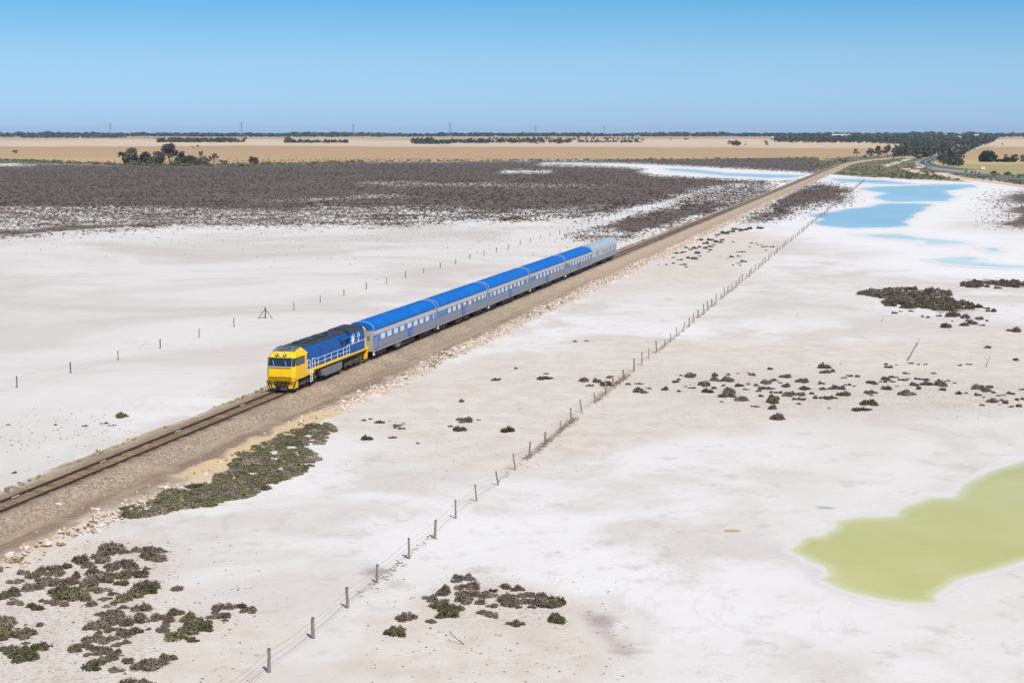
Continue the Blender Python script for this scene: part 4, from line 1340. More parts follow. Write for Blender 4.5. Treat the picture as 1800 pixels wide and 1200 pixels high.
# ---- carriages
def arch(w, z0, rise, k=12, p=2.35):
    """roof section: points from one eave over the ridge to the other"""
    pts = []
    for i in range(k + 1):
        a = math.pi * i / k
        c, s = math.cos(a), math.sin(a)
        pts.append((w * math.copysign(abs(c) ** (2 / p), c), z0 + rise * abs(s) ** (2 / p)))
    return pts


def carriage(s0, s1, label, windows, doors, emblem_x, band, blank=None, end_mat=None, first=False, rounded=False):
    T = veh_at(s0, "carriage")
    tag(T, label, "railway carriage", "carriages behind the locomotive")
    L = s1 - s0
    x0, x1 = .40, L - .40
    W = 1.44
    Z0, Z1, Z2, Z3 = .86, 1.86, 2.62, 3.12
    mb = MB(); mb.box(x0, x1, -W, W, Z0, Z3 + .02, 0)
    # ribs of the fluted lower side
    for sy in (-1, 1):
        for z in np.arange(Z0 + .12, Z1 - .05, .115):
            a, b_ = sorted((sy * (W + .001), sy * (W + .012)))
            mb.box(x0 + .05, x1 - .05, a, b_, z, z + .05)
    mb.box(x0 + .02, x1 - .02, -W - .03, W + .03, Z0 - .06, Z0 - .002, 1)
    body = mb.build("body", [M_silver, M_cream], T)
    for sy in (-1, 1):
        a, b_ = sorted((sy * (W + .002), sy * (W + .018)))
        m1 = MB(); m1.box(x0 + .01, x1 - .01, a, b_, Z1, Z2); bd = m1.build("window_band", band, T)
        m2 = MB(); m2.box(x0 + .01, x1 - .01, a, sorted((sy * (W + .002), sy * (W + .024)))[1] if sy > 0 else b_, Z2 + .002, Z3)
        if sy < 0: m2 = MB(); m2.box(x0 + .01, x1 - .01, -W - .024, -W - .002, Z2 + .002, Z3)
        m2.build("fascia", M_cream, T)
        for (wx, ww, kind) in windows:
            xa = x0 + wx * (x1 - x0) - ww / 2
            ya, yb = sorted((sy * (W + .019), sy * (W + .030)))
            f = MB()
            f.box(xa - .06, xa + ww + .06, ya, yb, Z1 + .05, Z2 - .03)
            fo = f.build("window_frame", M_band if kind else M_rubber, T)
            p = MB()
            yc, yd = sorted((sy * (W + .031), sy * (W + .036)))
            h0, h1 = Z1 + .09, Z2 - .07
            if kind == 1: p.box(xa, xa + ww, yc, yd, h0, h1)
            elif kind == 2: p.box(xa, xa + ww, yc, yd, (h0 + h1) / 2 - .05, h1)
            elif kind == 0: p.box(xa, xa + ww, yc, yd, h0, h1)
            p.build("window_pane", M_paned if kind == 0 else M_pane, fo)
            if kind == 2:
                p = MB(); p.box(xa, xa + ww, yc, yd, h0, (h0 + h1) / 2 - .055)
                p.build("window_pane", M_paned, fo)
        for dxp in doors:
            d = MB(); ya, yb = sorted((sy * (W + .013), sy * (W + .034)))
            xa = x0 + dxp
            d.box(xa, xa + .72, ya, yb, Z0 + .03, Z2 - .02)
            do = d.build("door", band, T)
            h = MB(); yc, yd = sorted((sy * (W + .035), sy * (W + .042)))
            h.box(xa + .2, xa + .52, yc, yd, Z1 + .12, Z2 - .12)
            h.build("door_window", M_paned, do)
            h = MB(); yc, yd = sorted((sy * (W + .035), sy * (W + .075)))
            h.tube((xa - .02, (yc + yd) / 2, 1.15), (xa - .02, (yc + yd) / 2, 2.3), .018, n=6)
            h.build("door_handle", M_wpaint, do)
        if blank:
            p = MB(); ya, yb = sorted((sy * (W + .019), sy * (W + .032)))
            p.box(x0 + blank[0], x0 + blank[1], ya, yb, Z1 - .03, Z2 + .0)
            p.build("blank_panel", M_band, T)
        if emblem_x is not None:
            p = MB(); ya, yb = sorted((sy * (W + .020), sy * (W + .050)))
            cx = x0 + emblem_x * (x1 - x0); cz = 1.50
            pr = [(cx - .74, cz + .34), (cx - .84, cz - .02), (cx - .72, cz - .34), (cx - .38, cz - .56), (cx, cz - .62), (cx + .38, cz - .56), (cx + .72, cz - .34), (cx + .84, cz - .02), (cx + .74, cz + .34), (cx + .40, cz + .52), (cx, cz + .50), (cx - .40, cz + .52)]
            p.prism_y(pr, ya, yb)
            em = p.build("emblem", M_emblem, T)
            q = MB(); yc, yd = sorted((sy * (W + .051), sy * (W + .055)))
            star(q, cx - .05, cz + .02, .3, .12, 5, yc, yd)
            for a in range(7):
                t = math.pi * (1.1 + .8 * a / 6)
                q.box(cx + .62 * math.cos(t) - .05, cx + .62 * math.cos(t) + .05, yc, yd, cz + .42 * math.sin(t) - .04, cz + .42 * math.sin(t) + .04)
            q.build("emblem_device", M_emblem2, em)
    # roof: arched sweep, turned down at the ends
    sec = arch(W + .045, Z3, 1.0, 18)
    st = [(x0 - .02, .90, -.10), (x0 + .10, .97, -.035), (x0 + .35, 1.0, 0)]
    en = [(x1 - .35, 1.0, 0), (x1 - .10, .97, -.035), (x1 + .02, .90, -.10)]
    if rounded: en = [(x1 - 1.7, 1.0, 0), (x1 - 1.1, .985, -.05), (x1 - .6, .95, -.16), (x1 - .2, .88, -.34), (x1 + .02, .80, -.55)]
    stations = st + [(x0 + .35 + (x1 - x0 - .7) * i / 24, 1.0, 0) for i in range(1, 24) if x0 + .35 + (x1 - x0 - .7) * i / 24 < en[0][0] - .1] + en
    n = len(sec); vs = []; fs = []
    for (x, k, dz) in stations:
        for (y, z) in sec:
            zz = Z3 + (z - Z3) * max(.15, 1 + dz)
            vs.append((x, y * (k if z > Z3 + .3 else 1.0), zz))
    for i in range(len(stations) - 1):
        for j in range(n - 1):
            fs.append((i * n + j, i * n + j + 1, (i + 1) * n + j + 1, (i + 1) * n + j))
    fs.append(tuple(range(n))); fs.append(tuple(range((len(stations) - 1) * n, len(stations) * n))[::-1])
    for i in range(len(stations) - 1):
        fs.append((i * n, (i + 1) * n, (i + 1) * n + n - 1, i * n + n - 1))
    xr = x0 + 1.0
    while xr < x1 - (2.2 if rounded else .9):
        b0 = len(vs)
        for dx in (-.04, .04):
            for (y, z) in sec: vs.append((xr + dx, y * 1.0, z - .01))
            for (y, z) in sec: vs.append((xr + dx, y * 1.012, Z3 + (z - Z3) * 1.014 + .004))
        for j in range(n - 1):
            fs.append((b0 + n + j, b0 + n + j + 1, b0 + 3 * n + j + 1, b0 + 3 * n + j))
            fs.append((b0 + j, b0 + j + 1, b0 + n + j + 1, b0 + n + j))
            fs.append((b0 + 2 * n + j, b0 + 3 * n + j, b0 + 3 * n + j + 1, b0 + 2 * n + j + 1))
        xr += 1.55
    ro = mesh_obj("roof", vs, fs, M_roof, T, smooth=False)
    mp = ro.data.polygons
    mp.foreach_set('use_smooth', np.array([len(p.vertices) == 4 for p in mp], bool))
    # pale gutter arcs at both ends, ventilators along the ridge
    for xe in (x0 + .12, x1 - .12):
        if rounded and xe > L / 2: continue
        g = MB(); pts = [(xe, y * 1.0, Z3 + (z - Z3) * .985 + .02) for y, z in sec]
        g.path(pts, .035, 5)
        g.build("roof_rim", M_cream, T)
    v = MB()
    for i in range(6):
        xv = x0 + (x1 - x0) * (i + .7) / 6.4
        v.box(xv - .25, xv + .25, -.2, .2, Z3 + .995, Z3 + 1.045, 0, .02)
    v.build("roof_ventilator", M_roof, T)
    # ends: gangway diaphragm, corner posts, steps
    for xe, sg in ((x0, -1), (x1, 1)):
        g = MB()
        a, b_ = sorted((xe + sg * .002, xe + sg * .03))
        g.box(a, b_, -W + .03, W - .03, Z0 + .02, Z3 - .01)
        a, b_ = sorted((xe + sg * .031, xe + sg * .05))
        for sy in (-1, 1):
            c, d = sorted((sy * (W - .05), sy * (W - .22)))
            g.box(a, b_, c, d, Z0, Z3 + .1)
        eo = g.build("end_panel", end_mat or M_endg, T)
        g = MB()
        a, b_ = sorted((xe + sg * .051, xe + sg * .395))
        g.box(a, b_, -.52, .52, Z0 - .05, Z3 - .05, 0, .05)
        g.build("gangway", M_under, T)
        g = MB()
        a, b_ = sorted((xe + sg * .032, xe + sg * .06))
        g.box(a, b_, -1.05, -.75, 2.1, 2.55)
        g.build("end_window", M_paned, eo)
        for sy in (-1, 1):
            g = MB()
            c, d = sorted((sy * (W - .12), sy * (W + .06)))
            g.box(min(xe - sg * .1, xe - sg * .45), max(xe - sg * .1, xe - sg * .45), c, d, .42, .50)
            g.box(min(xe - sg * .12, xe - sg * .18), max(xe - sg * .12, xe - sg * .18), c, d, .501, .80)
            g.build("step", M_wpaint if sg < 0 else M_bogie, T)
        g = MB(); a, b_ = sorted((xe, xe + sg * .42)); g.box(a, b_, -.18, .18, .55, .80, 0, .03)
        g.build("coupler", M_under, T)
    # underfloor gear
    u = MB()
    u.box(x0 + .3, x1 - .3, -1.15, 1.15, .62, Z0 - .061, 0)
    r_ = random.Random(int(s0 * 10))
    xc = L * .36
    while xc < L * .64:
        w = r_.uniform(.8, 1.9)
        for sy in (-1, 1):
            a, b_ = sorted((sy * .75, sy * r_.uniform(1.22, 1.36)))
            u.box(xc, xc + w, a, b_, r_.uniform(.18, .32), .619, 0, .03)
        xc += w + r_.uniform(.2, .7)
    u.build("underfloor_gear", M_under, T)
    if first:
        u = MB()
        for sy in (-1, 1):
            a, b_ = sorted((sy * 1.37, sy * .95))
            u.prism_y([(L * .345, .80), (L * .345, .45), (L * .362, .22), (L * .405, .22), (L * .42, .5), (L * .42, .80)], a, b_)
        u.build("battery_box", M_tank, T)
    wheelset(T, [2.35, 4.75], .46, 3.5, 3.55, False)
    wheelset(T, [L - 4.75, L - 2.35], .46, 3.5, L - 3.55, False)
    return T


def wins(spec): return [(x, w, k) for x, w, k in spec]


carriage(S_REAR[0], S_REAR[1], "blue roofed carriage coupled right behind the locomotive, first of five", [(.135, 1.45, 1), (.232, 1.45, 1), (.33, 1.45, 1), (.43, 1.45, 1), (.545, 1.45, 1), (.645, 1.45, 1), (.745, 1.45, 1), (.845, 1.45, 1), (.955, .42, 1)],
         [.75], .555, M_band, end_mat=M_end, first=True)
carriage(S_REAR[1], S_REAR[2], "second blue roofed carriage, with a windowless blue panel at its front", [(.215, 1.25, 1), (.31, 1.25, 1), (.405, 1.25, 1), (.515, 1.25, 2), (.625, 1.25, 1), (.725, 1.2, 2), (.82, 1.2, 2), (.905, 1.2, 2), (.965, .5, 2)],
         [], .50, M_band2, blank=(.4, 3.6))
carriage(S_REAR[2], S_REAR[3], "third blue roofed carriage, in the middle of the five", [(.055, .5, 1), (.135, 1.2, 1), (.235, 1.2, 1), (.325, 1.2, 1), (.42, 1.2, 1), (.53, 1.2, 1), (.63, 1.2, 2), (.73, 1.2, 1), (.83, 1.2, 1), (.95, .45, 1)],
         [], .525, M_band2)
carriage(S_REAR[3], S_REAR[4], "fourth blue roofed carriage, just ahead of the round-ended one", [(.19, 1.2, 1), (.295, 1.2, 1), (.395, 1.2, 1), (.49, 1.2, 1), (.60, 1.2, 1), (.70, 1.2, 1), (.80, 1.2, 1), (.90, 1.2, 1), (.97, .4, 1)],
         [], .485, M_band2)
carriage(S_REAR[4], S_REAR[5], "last blue roofed carriage, its roof rounded off before the grey van", [(.17, 1.2, 2), (.28, 1.2, 1), (.38, 1.2, 1), (.48, 1.2, 1), (.59, 1.2, 1), (.69, 1.2, 1), (.79, 1.2, 1), (.90, 1.0, 1)],
         [], .485, M_band2, rounded=True)


# ---- power and baggage van at the tail
def van(s0, s1):
    T = veh_at(s0, "luggage_van")
    tag(T, "pale grey louvred luggage van at the tail of the train", "railway van")
    L = s1 - s0; x0, x1 = .2, L - .1; W = 1.44
    prof = [(-W, .86), (W, .86), (W, 3.25)] + [(y, z) for y, z in arch(W, 3.25, .92, 16)][1:-1] + [(-W, 3.25)]
    mb = MB(); mb.prism_x(prof, x0, x1)
    for sy in (-1, 1):
        for k in range(14):
            a, b_ = sorted((sy * (W + .001), sy * (W + .02)))
            xk = x0 + .4 + k * (x1 - x0 - .8) / 13
            mb.box(xk - .03, xk + .03, a, b_, 1.95, 3.2)
    mb.build("body", M_vanroof, T)
    for sy in (-1, 1):
        a, b_ = sorted((sy * (W + .002), sy * (W + .015)))
        m1 = MB(); m1.box(x0 + .01, x1 - .01, a, b_, .84, 1.9); m1.build("lower_panel", M_vanlow, T)
        a, b_ = sorted((sy * (W + .021), sy * (W + .045)))
        m1 = MB(); m1.box(x0 + L * .15, x0 + L * .22, a, b_, .95, 3.0); d = m1.build("door", M_vanlow, T)
        c, dd = sorted((sy * (W + .046), sy * (W + .08)))
        h = MB(); h.tube((x0 + L * .155, (c + dd) / 2, 1.5), (x0 + L * .155, (c + dd) / 2, 2.2), .02, n=6); h.build("door_handle", M_wpaint, d)
        for fx, w, z0, z1 in ((.36, .25, 2.1, 2.9), (.43, .55, 2.15, 2.6), (.50, .3, 2.1, 2.75), (.57, .65, 2.1, 2.75), (.66, .35, 2.0, 2.9), (.72, .5, 2.0, 2.95), (.83, .7, 2.0, 3.0), (.93, .8, 2.1, 2.75)):
            m1 = MB(); m1.box(x0 + L * fx, x0 + L * fx + w, a, b_, z0, z1)
            m1.build("vent", M_paned, T)
    rv = MB()
    for i in range(7):
        x = x0 + 1.5 + i * (L - 3) / 6
        rv.box(x - .35, x + .35, -.25, .25, 4.15, 4.26, 0, .03)
    rv.build("roof_ventilator", M_vanroof, T)
    g = MB()
    for sy in (-1, 1):
        c, d = sorted((sy * 1.30, sy * 1.40))
        g.box(x1 + .002, x1 + .06, c, d, .9, 3.3)
    g.box(x1 + .002, x1 + .1, -.5, .5, .85, 3.1, 0, .03)
    g.build("end_panel", M_vanlow, T)
    g = MB(); g.box(x0 + .6, x1 - .6, -1.15, 1.15, .55, .859)
    for a, b_ in ((.42, .50), (.53, .60)): g.box(L * a, L * b_, -1.33, 1.33, .22, .549, 0, .04)
    g.build("underfloor_gear", M_under, T)
    g = MB(); g.box(x0 - .2, x0, -.18, .18, .55, .8); g.box(x1 + .1, x1 + .45, -.18, .18, .55, .8, 0, .03)
    g.build("coupler", M_under, T)
    wheelset(T, [2.2, 4.5], .46, 3.4, 3.35, False)
    wheelset(T, [L - 4.5, L - 2.2], .46, 3.4, L - 3.35, False)


van(S_REAR[5], S_REAR[6])
# ---------------------------------------------------------------- fences
M_wood = paint("grey_weathered_fence_wood", (0.24, 0.19, 0.15, 1), 0.9, 0, (0.52, 0.38, 0.26), 0.6, 2.5)
M_woodt = paint("dark_post_top", (0.085, 0.075, 0.065, 1), 0.9, 0, (0.2, 0.16, 0.12), 0.4, 3)
M_dark = paint("dark_steel_post", (0.055, 0.042, 0.04, 1), 0.7, 0.1, (0.12, 0.08, 0.06), 0.5, 3)
M_wire = paint("rusty_fence_wire", (0.22, 0.17, 0.14, 1), 0.7, 0.3, (0.3, 0.2, 0.15), 0.4, 3)
M_weed = paint("dry_tangled_weed", (0.25, 0.175, 0.125, 1), 0.95, 0, (0.17, 0.115, 0.08), 0.6, 3)

r5 = random.Random(42)
fence = empty("wire_fence", at(474.4, 1180, 0))
tag(fence, "old wire fence of weathered wooden posts running along the right of the railway", "fence")
fd = (at(1430, 392, 0) - at(474.4, 1180, 0)); fd.z = 0
fd.normalize()
fo = Vector(fence.location)


def post_mesh(name, h, w, seed, mats, parent, n=8):
    r = random.Random(seed)
    mb = MB()
    z = [(-.3, 1.0), (0, 1.0), (h * .35, .94), (h * .7, .9), (h - .06, .92), (h, .74)]
    ph = r.uniform(0, 6)
    rings = []
    for zz, k in z:
        ox, oy = r.gauss(0, .008), r.gauss(0, .008)
        rings.append([(ox + w / 2 * k * math.cos(ph + 2 * math.pi * i / n) * (1 + .12 * math.sin(3 * i + seed)), oy + w / 2 * k * math.sin(ph + 2 * math.pi * i / n), zz) for i in range(n)])
    vs = [p for rg_ in rings for p in rg_]
    fs = []; mi = []
    for a in range(len(rings) - 1):
        for i in range(n):
            fs.append((a * n + i, a * n + (i + 1) % n, (a + 1) * n + (i + 1) % n, (a + 1) * n + i)); mi.append(1 if a == len(rings) - 2 else 0)
    fs.append(tuple(range((len(rings) - 1) * n, len(rings) * n))); mi.append(1)
    mb.v = vs; mb.f = fs; mb.m = mi
    return mb.build(name, mats, parent)


protos = []
far_posts = MB()
wires = [MB(), MB(), MB()]
SPC = 5.22
prev = None
post_tops = []
for i in range(-2, 162):
    d = i * SPC + r5.gauss(0, .12)
    c = fo + fd * d
    side = Vector((fd.y, -fd.x, 0))
    c = c + side * (0.12 * math.sin(i * 1.7) + 0.1 * math.sin(i * .31))
    h = r5.uniform(1.02, 1.32) if i < 12 else r5.uniform(.9, 1.5)
    tilt = (r5.gauss(0, .04), r5.gauss(0, .04)) if i < 7 else (r5.gauss(0, .08), r5.gauss(0, .08))
    w = r5.uniform(.15, .19) if i < 6 else r5.uniform(.10, .19)
    if 6 <= i <= 9: w *= .8
    lc = c - fo
    if i < 98:
        k = i + 2
        if k < 8:
            o = post_mesh("post", 1.2, .165, k, [M_wood, M_woodt], fence); protos.append(o)
        else:
            o = protos[r5.randrange(8)].copy(); COL.objects.link(o); o.parent = fence
        o.location = lc
        o.scale = (w / .165, w / .165, h / 1.2)
        o.rotation_euler = (tilt[0], tilt[1], r5.uniform(0, 6))
    else:
        far_posts.tube(lc + Vector((0, 0, -.2)), lc + Vector((tilt[1] * h, -tilt[0] * h, h)), w * .55, w * .45, n=6)
    top = lc + Vector((tilt[1], -tilt[0], 1)) * h
    if prev is not None:
        for k, f in enumerate((.86, .58, .30)):
            a = prev[0] + (prev[1] - prev[0]) * f; b_ = lc + (top - lc) * f
            mid = (a + b_) / 2 - Vector((0, 0, r5.uniform(.02, .12)))
            rr = .006 if i < 40 else .009
            wires[k].tube(a, mid, rr, n=4, caps=False); wires[k].tube(mid, b_, rr, n=4, caps=False)
    prev = (lc, top)
for wmb in wires: wmb.build("wire", M_wire, fence)
o = far_posts.build("far_posts", M_wood, fence)
tag(o, kind="stuff")
# dry weeds blown against the wire
wq = []
for i in range(2600):
    d = abs(r5.gauss(0, 1)) * 0
    d = r5.choice([r5.uniform(40, 250), r5.uniform(78, 96), r5.uniform(50, 70), r5.uniform(110, 200), r5.uniform(10, 30)])
    dens = .5 + .5 * math.sin(d / 6.5) * math.sin(d / 2.9 + 1)
    if d < 35: dens *= .35
    if 26 < d < 42 or r5.random() > dens: continue
    c = fd * d + Vector((fd.y, -fd.x, 0)) * r5.gauss(0, .16)
    zh = abs(r5.gauss(0, .26)) if 78 < d < 96 else abs(r5.gauss(0, .13))
    dr = Vector((r5.gauss(0, 1), r5.gauss(0, 1), r5.gauss(0, .7))); dr.normalize()
    L = r5.uniform(.15, .5)
    q = dr.orthogonal().normalized() * r5.uniform(.012, .025)
    a = c + Vector((0, 0, zh)) - dr * L / 2; b_ = a + dr * L
    a.z = max(a.z, .01); b_.z = max(b_.z, .01)
    a += fo; b_ += fo
    wq += [a - q, a + q, b_ + q, b_ - q]
o = quads_obj("dry_weed_drift", np.array([tuple(v) for v in wq]), M_weed)
tag(o, "dry brown weeds blown against the foot of the wooden post fence", "dry weeds", kind="stuff")

fence2 = empty("post_fence", at(30, 681, 0))
tag(fence2, "line of thin dark posts across the salt flat behind the train", "fence")
f2 = Vector(fence2.location)
fd2 = at(1262, 331, 0) - f2; fd2.z = 0; L2 = fd2.length; fd2.normalize()
pp = None
w2 = [MB(), MB()]
prev = None
pxs = [(30, 681), (124.5, 655.5), (208, 633), (281.7, 612), (350, 593.7), (411.4, 575), None, (517, 545), (563, 532), (604.7, 519.4), (644, 508.6), (679.7, 499.4), (713, 488.3), (744.7, 480), (774, 471.7), (801, 464), (826, 456), (850.6, 449.4), (872.8, 443.3), (894, 437.5),
       (914.5, 431), (933, 425.7), (950, 420), (967, 415.6), (983.6, 411.7), (998.4, 407)]
locs = [at(p[0], p[1], 0) if p else None for p in pxs]
tri = at(466.7, 559.5, 0); locs[6] = tri
d = (locs[-1] - f2).dot(fd2)
step = 10.6
while d + step < L2 + 20:
    d += step
    locs.append(f2 + fd2 * d)
locs = [f2 - fd2 * 10.6, f2 - fd2 * 21.2] [::-1] + locs
for i, p in enumerate(locs):
    lc = p - f2; lc.z = 0
    h = r5.uniform(1.0, 1.2); th = (r5.gauss(0, .02), r5.gauss(0, .02))
    if p is not tri:
        if pp is None:
            mb = MB(); mb.box(-.045, .045, -.045, .045, -.3, 1.1, 0, .01); mb.box(-.05, .05, -.05, .05, 1.101, 1.13)
            pp = mb.build("post", M_dark, fence2); o = pp
        else:
            o = pp.copy(); COL.objects.link(o); o.parent = fence2
        o.location = lc; o.scale = (1, 1, h / 1.1); o.rotation_euler = (th[0], th[1], r5.uniform(0, 1))
    top = lc + Vector((th[1], -th[0], 1)) * h
    if prev is not None:
        for k, f in enumerate((.9, .5)):
            a = prev[0] + (prev[1] - prev[0]) * f; b_ = lc + (top - lc) * f
            w2[k].tube(a, b_, .0025, n=4, caps=False)
    prev = (lc, top)
for wmb in w2: wmb.build("wire", M_dark, fence2)
mb = MB(); mb.tube((0, 0, -.3), (0, 0, 1.62), .085, .075, n=8)
sp_ = mb.build("strainer_post", M_dark, fence2); sp_.location = tri - f2
tag(sp_, "taller strainer post propped by two braces")
for sx in (-1, 1):
    mb = MB(); mb.tube((sx * 1.05, -.35, -.05), (0, 0, 1.35), .05, n=6)
    mb.build("brace", M_dark, sp_)
mb = MB(); mb.tube((-1.02, -.33, .08), (.0, 0, .25), .03, n=5); mb.build("brace", M_dark, sp_)

# ---------------------------------------------------------------- low vegetation
M_grey = foliage("grey_brown_saltbush_leaf", [(0.115, 0.09, 0.066), (0.195, 0.156, 0.115), (0.31, 0.256, 0.195)])
M_olive = foliage("olive_saltbush_leaf", [(0.090, 0.078, 0.042), (0.155, 0.135, 0.074), (0.23, 0.20, 0.115)])
M_leafg = foliage("green_saltbush_leaf", [(0.075, 0.074, 0.034), (0.13, 0.127, 0.060), (0.20, 0.19, 0.098)])
M_dusk = foliage("dark_brown_samphire", [(0.10, 0.08, 0.068), (0.165, 0.134, 0.113), (0.25, 0.208, 0.178)])
M_rusty = foliage("rusty_samphire", [(0.08, 0.05, 0.022), (0.12, 0.075, 0.035), (0.16, 0.105, 0.05)])
BUSH_M = {'g': M_grey, 'o': M_olive, 'n': M_leafg, 'd': M_dusk, 'r': M_rusty}


def rand_quads(c, size, rg, flat=0.0, up=None, aspect=1.6):
    """loose leaf quads at centres c with per-leaf size"""
    n = len(c)
    a = rg.normal(size=(n, 3)); a[:, 2] *= (1 - flat)
    if up is not None: a = a * .6 + up * 1.0
    a /= np.linalg.norm(a, axis=1)[:, None]
    t = rg.normal(size=(n, 3))
    b = np.cross(a, t); b /= np.linalg.norm(b, axis=1)[:, None]
    s = np.asarray(size).reshape(-1, 1)
    a = a * s * aspect / 2; b = b * s / 2
    return np.stack([c - a - b, c - a + b, c + a * 1.0 + b * .7, c + a * 1.0 - b * .7], 1).reshape(-1, 3)


def bush_arrays(rg, n=420, lumps=7, leaf=.075, h=.62):
    """unit bush: about 1 wide, h tall, lumpy dome of small upright leaves"""
    k = max(2, lumps)
    lc = np.stack([rg.normal(0, .20, k), rg.normal(0, .20, k), np.zeros(k)], 1)
    lr = rg.uniform(.16, .30, k)
    lh = rg.uniform(.55, 1.0, k) * h * (1 - .9 * np.hypot(lc[:, 0], lc[:, 1]))
    w = rg.integers(0, k, n)
    th = rg.uniform(0, 2 * np.pi, n); ph = np.arccos(rg.uniform(0.0, 1, n))
    rad = rg.uniform(.72, 1.08, n)
    x = lc[w, 0] + lr[w] * np.sin(ph) * np.cos(th) * rad
    y = lc[w, 1] + lr[w] * np.sin(ph) * np.sin(th) * rad
    z = np.maximum(lh[w] * np.cos(ph) * rad, .012)
    C = np.stack([x, y, z], 1)
    nrm = np.stack([np.sin(ph) * np.cos(th), np.sin(ph) * np.sin(th), np.cos(ph) + .3], 1)
    Q = rand_quads(C, rg.uniform(.6, 1.25, n) * leaf, rg, up=nrm, aspect=1.5)
    tl = rg.uniform(.25, .75, k)
    tone = np.clip(tl[w] + rg.normal(0, .18, n), 0, 1)
    # inner body, so that no light leaks through
    B = []
    for i in range(k):
        v = IV * np.array([lr[i] * .82, lr[i] * .82, lh[i] * .82]) + lc[i]
        v[:, 2] = np.maximum(v[:, 2], -.02)
        t3 = v[IF]
        B.append(np.concatenate([t3, t3[:, 2:3]], 1).reshape(-1, 3))
    B = np.concatenate(B)
    return np.concatenate([Q, B]), np.concatenate([np.repeat(tone, 4), np.full(len(B), .25)])


BUSH = [bush_arrays(np.random.default_rng(100 + i), n=680, leaf=.058, lumps=5 + i % 5, h=(.48, .56, .64, .70)[i % 4]) for i in range(10)]
BUSH_ME = {}


def bush_obj(c, w, kind, variant, squash, rz):
    key = (variant, kind)
    if key not in BUSH_ME:
        V, T = BUSH[variant]
        o = quads_obj("saltbush", V, BUSH_M[kind], extra={'tone': T})
        BUSH_ME[key] = o
    else:
        o = BUSH_ME[key].copy(); COL.objects.link(o)
    o.location = c; o.scale = (w, w, w * squash); o.rotation_euler = (0, 0, rz)
    return o


def conv(lst, ox, oy, k, cl, dflt='g'):
    out = []
    for t in lst:
        x, y, w = t[:3]
        kind = t[3] if len(t) > 3 else dflt
        out.append((ox + x / k, oy + y / k, w / k, kind, cl))
    return out


BAND1 = [(48, 178, 45), (138, 173, 40), (120, 488, 80), (205, 497, 75), (163, 525, 60), (325, 462, 65), (290, 520, 95), (380, 505, 50), (468, 513, 55), (555, 512, 65), (548, 570, 105), (640, 550, 50), (778, 555, 75), (868, 573, 55), (890, 445, 40), (970, 452, 85),
         (838, 500, 60), (865, 480, 50), (970, 547, 55), (915, 535, 35), (1065, 520, 95), (1150, 545, 65), (1138, 448, 75), (1262, 440, 58), (1340, 430, 32), (1420, 428, 30), (1463, 440, 70), (1150, 482, 90), (1265, 480, 100), (1215, 528, 45), (1330, 525, 80), (1410, 515, 45),
         (1092, 570, 90), (1260, 573, 110), (1412, 555, 50), (1250, 610, 95), (1365, 635, 110), (1208, 655, 38), (1475, 692, 65), (1510, 608, 65), (1480, 525, 60), (1555, 505, 75), (1620, 487, 65), (1550, 545, 80), (1512, 570, 50), (1585, 395, 65), (1705, 455, 95),
         (1725, 530, 75), (1665, 505, 40), (1610, 583, 50), (1660, 583, 55), (1600, 630, 90), (1640, 655, 110, 'o'), (1617, 705, 75), (1650, 783, 115, 'o'), (1745, 600, 85), (1780, 635, 60, 'o')]
BAND2 = [(205, 378, 100), (225, 420, 75), (288, 413, 65), (60, 495, 95), (185, 508, 60), (68, 553, 80), (205, 555, 70, 'r'), (40, 600, 80), (125, 590, 55), (25, 635, 70), (25, 670, 50), (165, 625, 70), (258, 622, 80), (325, 545, 85), (370, 597, 85, 'o'), (373, 467, 45),
         (425, 450, 55), (485, 453, 60), (405, 520, 55), (458, 530, 35), (258, 705, 40), (345, 356, 20), (712, 362, 50), (725, 380, 65), (790, 363, 25), (903, 352, 42), (970, 361, 35), (1018, 360, 35), (855, 427, 58), (1078, 427, 48), (575, 500, 75, 'o'), (630, 515, 60), (690, 495, 60),
         (708, 475, 75), (780, 457, 70), (750, 495, 50), (840, 483, 70), (945, 475, 55), (1020, 480, 65), (885, 475, 40), (910, 520, 80), (1030, 515, 75), (1130, 515, 110), (1205, 490, 40), (1240, 505, 35), (715, 555, 85), (975, 552, 65), (1162, 558, 70), (580, 582, 75), (600, 607, 35),
         (870, 595, 105), (600, 668, 130, 'o'), (515, 668, 50, 'o'), (495, 710, 100, 'o'), (685, 535, 35), (800, 535, 28), (1290, 367, 42), (1355, 357, 50), (1515, 223, 65), (1737, 323, 60), (1180, 62, 85), (1328, 48, 75), (1400, 35, 60), (1355, 12, 45), (1465, 50, 48), (1738, 92, 95),
         (1285, 590, 75), (1352, 587, 40), (1430, 545, 85), (1490, 565, 80), (1420, 598, 60), (1535, 537, 75), (1560, 585, 50), (1590, 607, 40), (1635, 603, 40), (1695, 590, 70), (1780, 558, 45), (1550, 650, 95), (1625, 643, 50), (1665, 663, 75), (1740, 640, 50), (1785, 635, 50),
         (1705, 693, 45), (1763, 687, 70), (1460, 682, 45), (1480, 620, 35), (1608, 680, 28)]
MIDL = [(1100, 25, 38), (975, 95, 58), (1275, 86, 65), (1295, 58, 35), (758, 233, 50), (792, 352, 85), (873, 350, 25), (692, 392, 42), (750, 415, 88), (1048, 413, 90, 'o'), (145, 354, 45), (180, 347, 30), (233, 366, 60), (302, 357, 18), (362, 383, 50), (340, 400, 35),
        (395, 376, 25), (385, 405, 48), (152, 468, 72), (328, 463, 50), (480, 498, 27)]
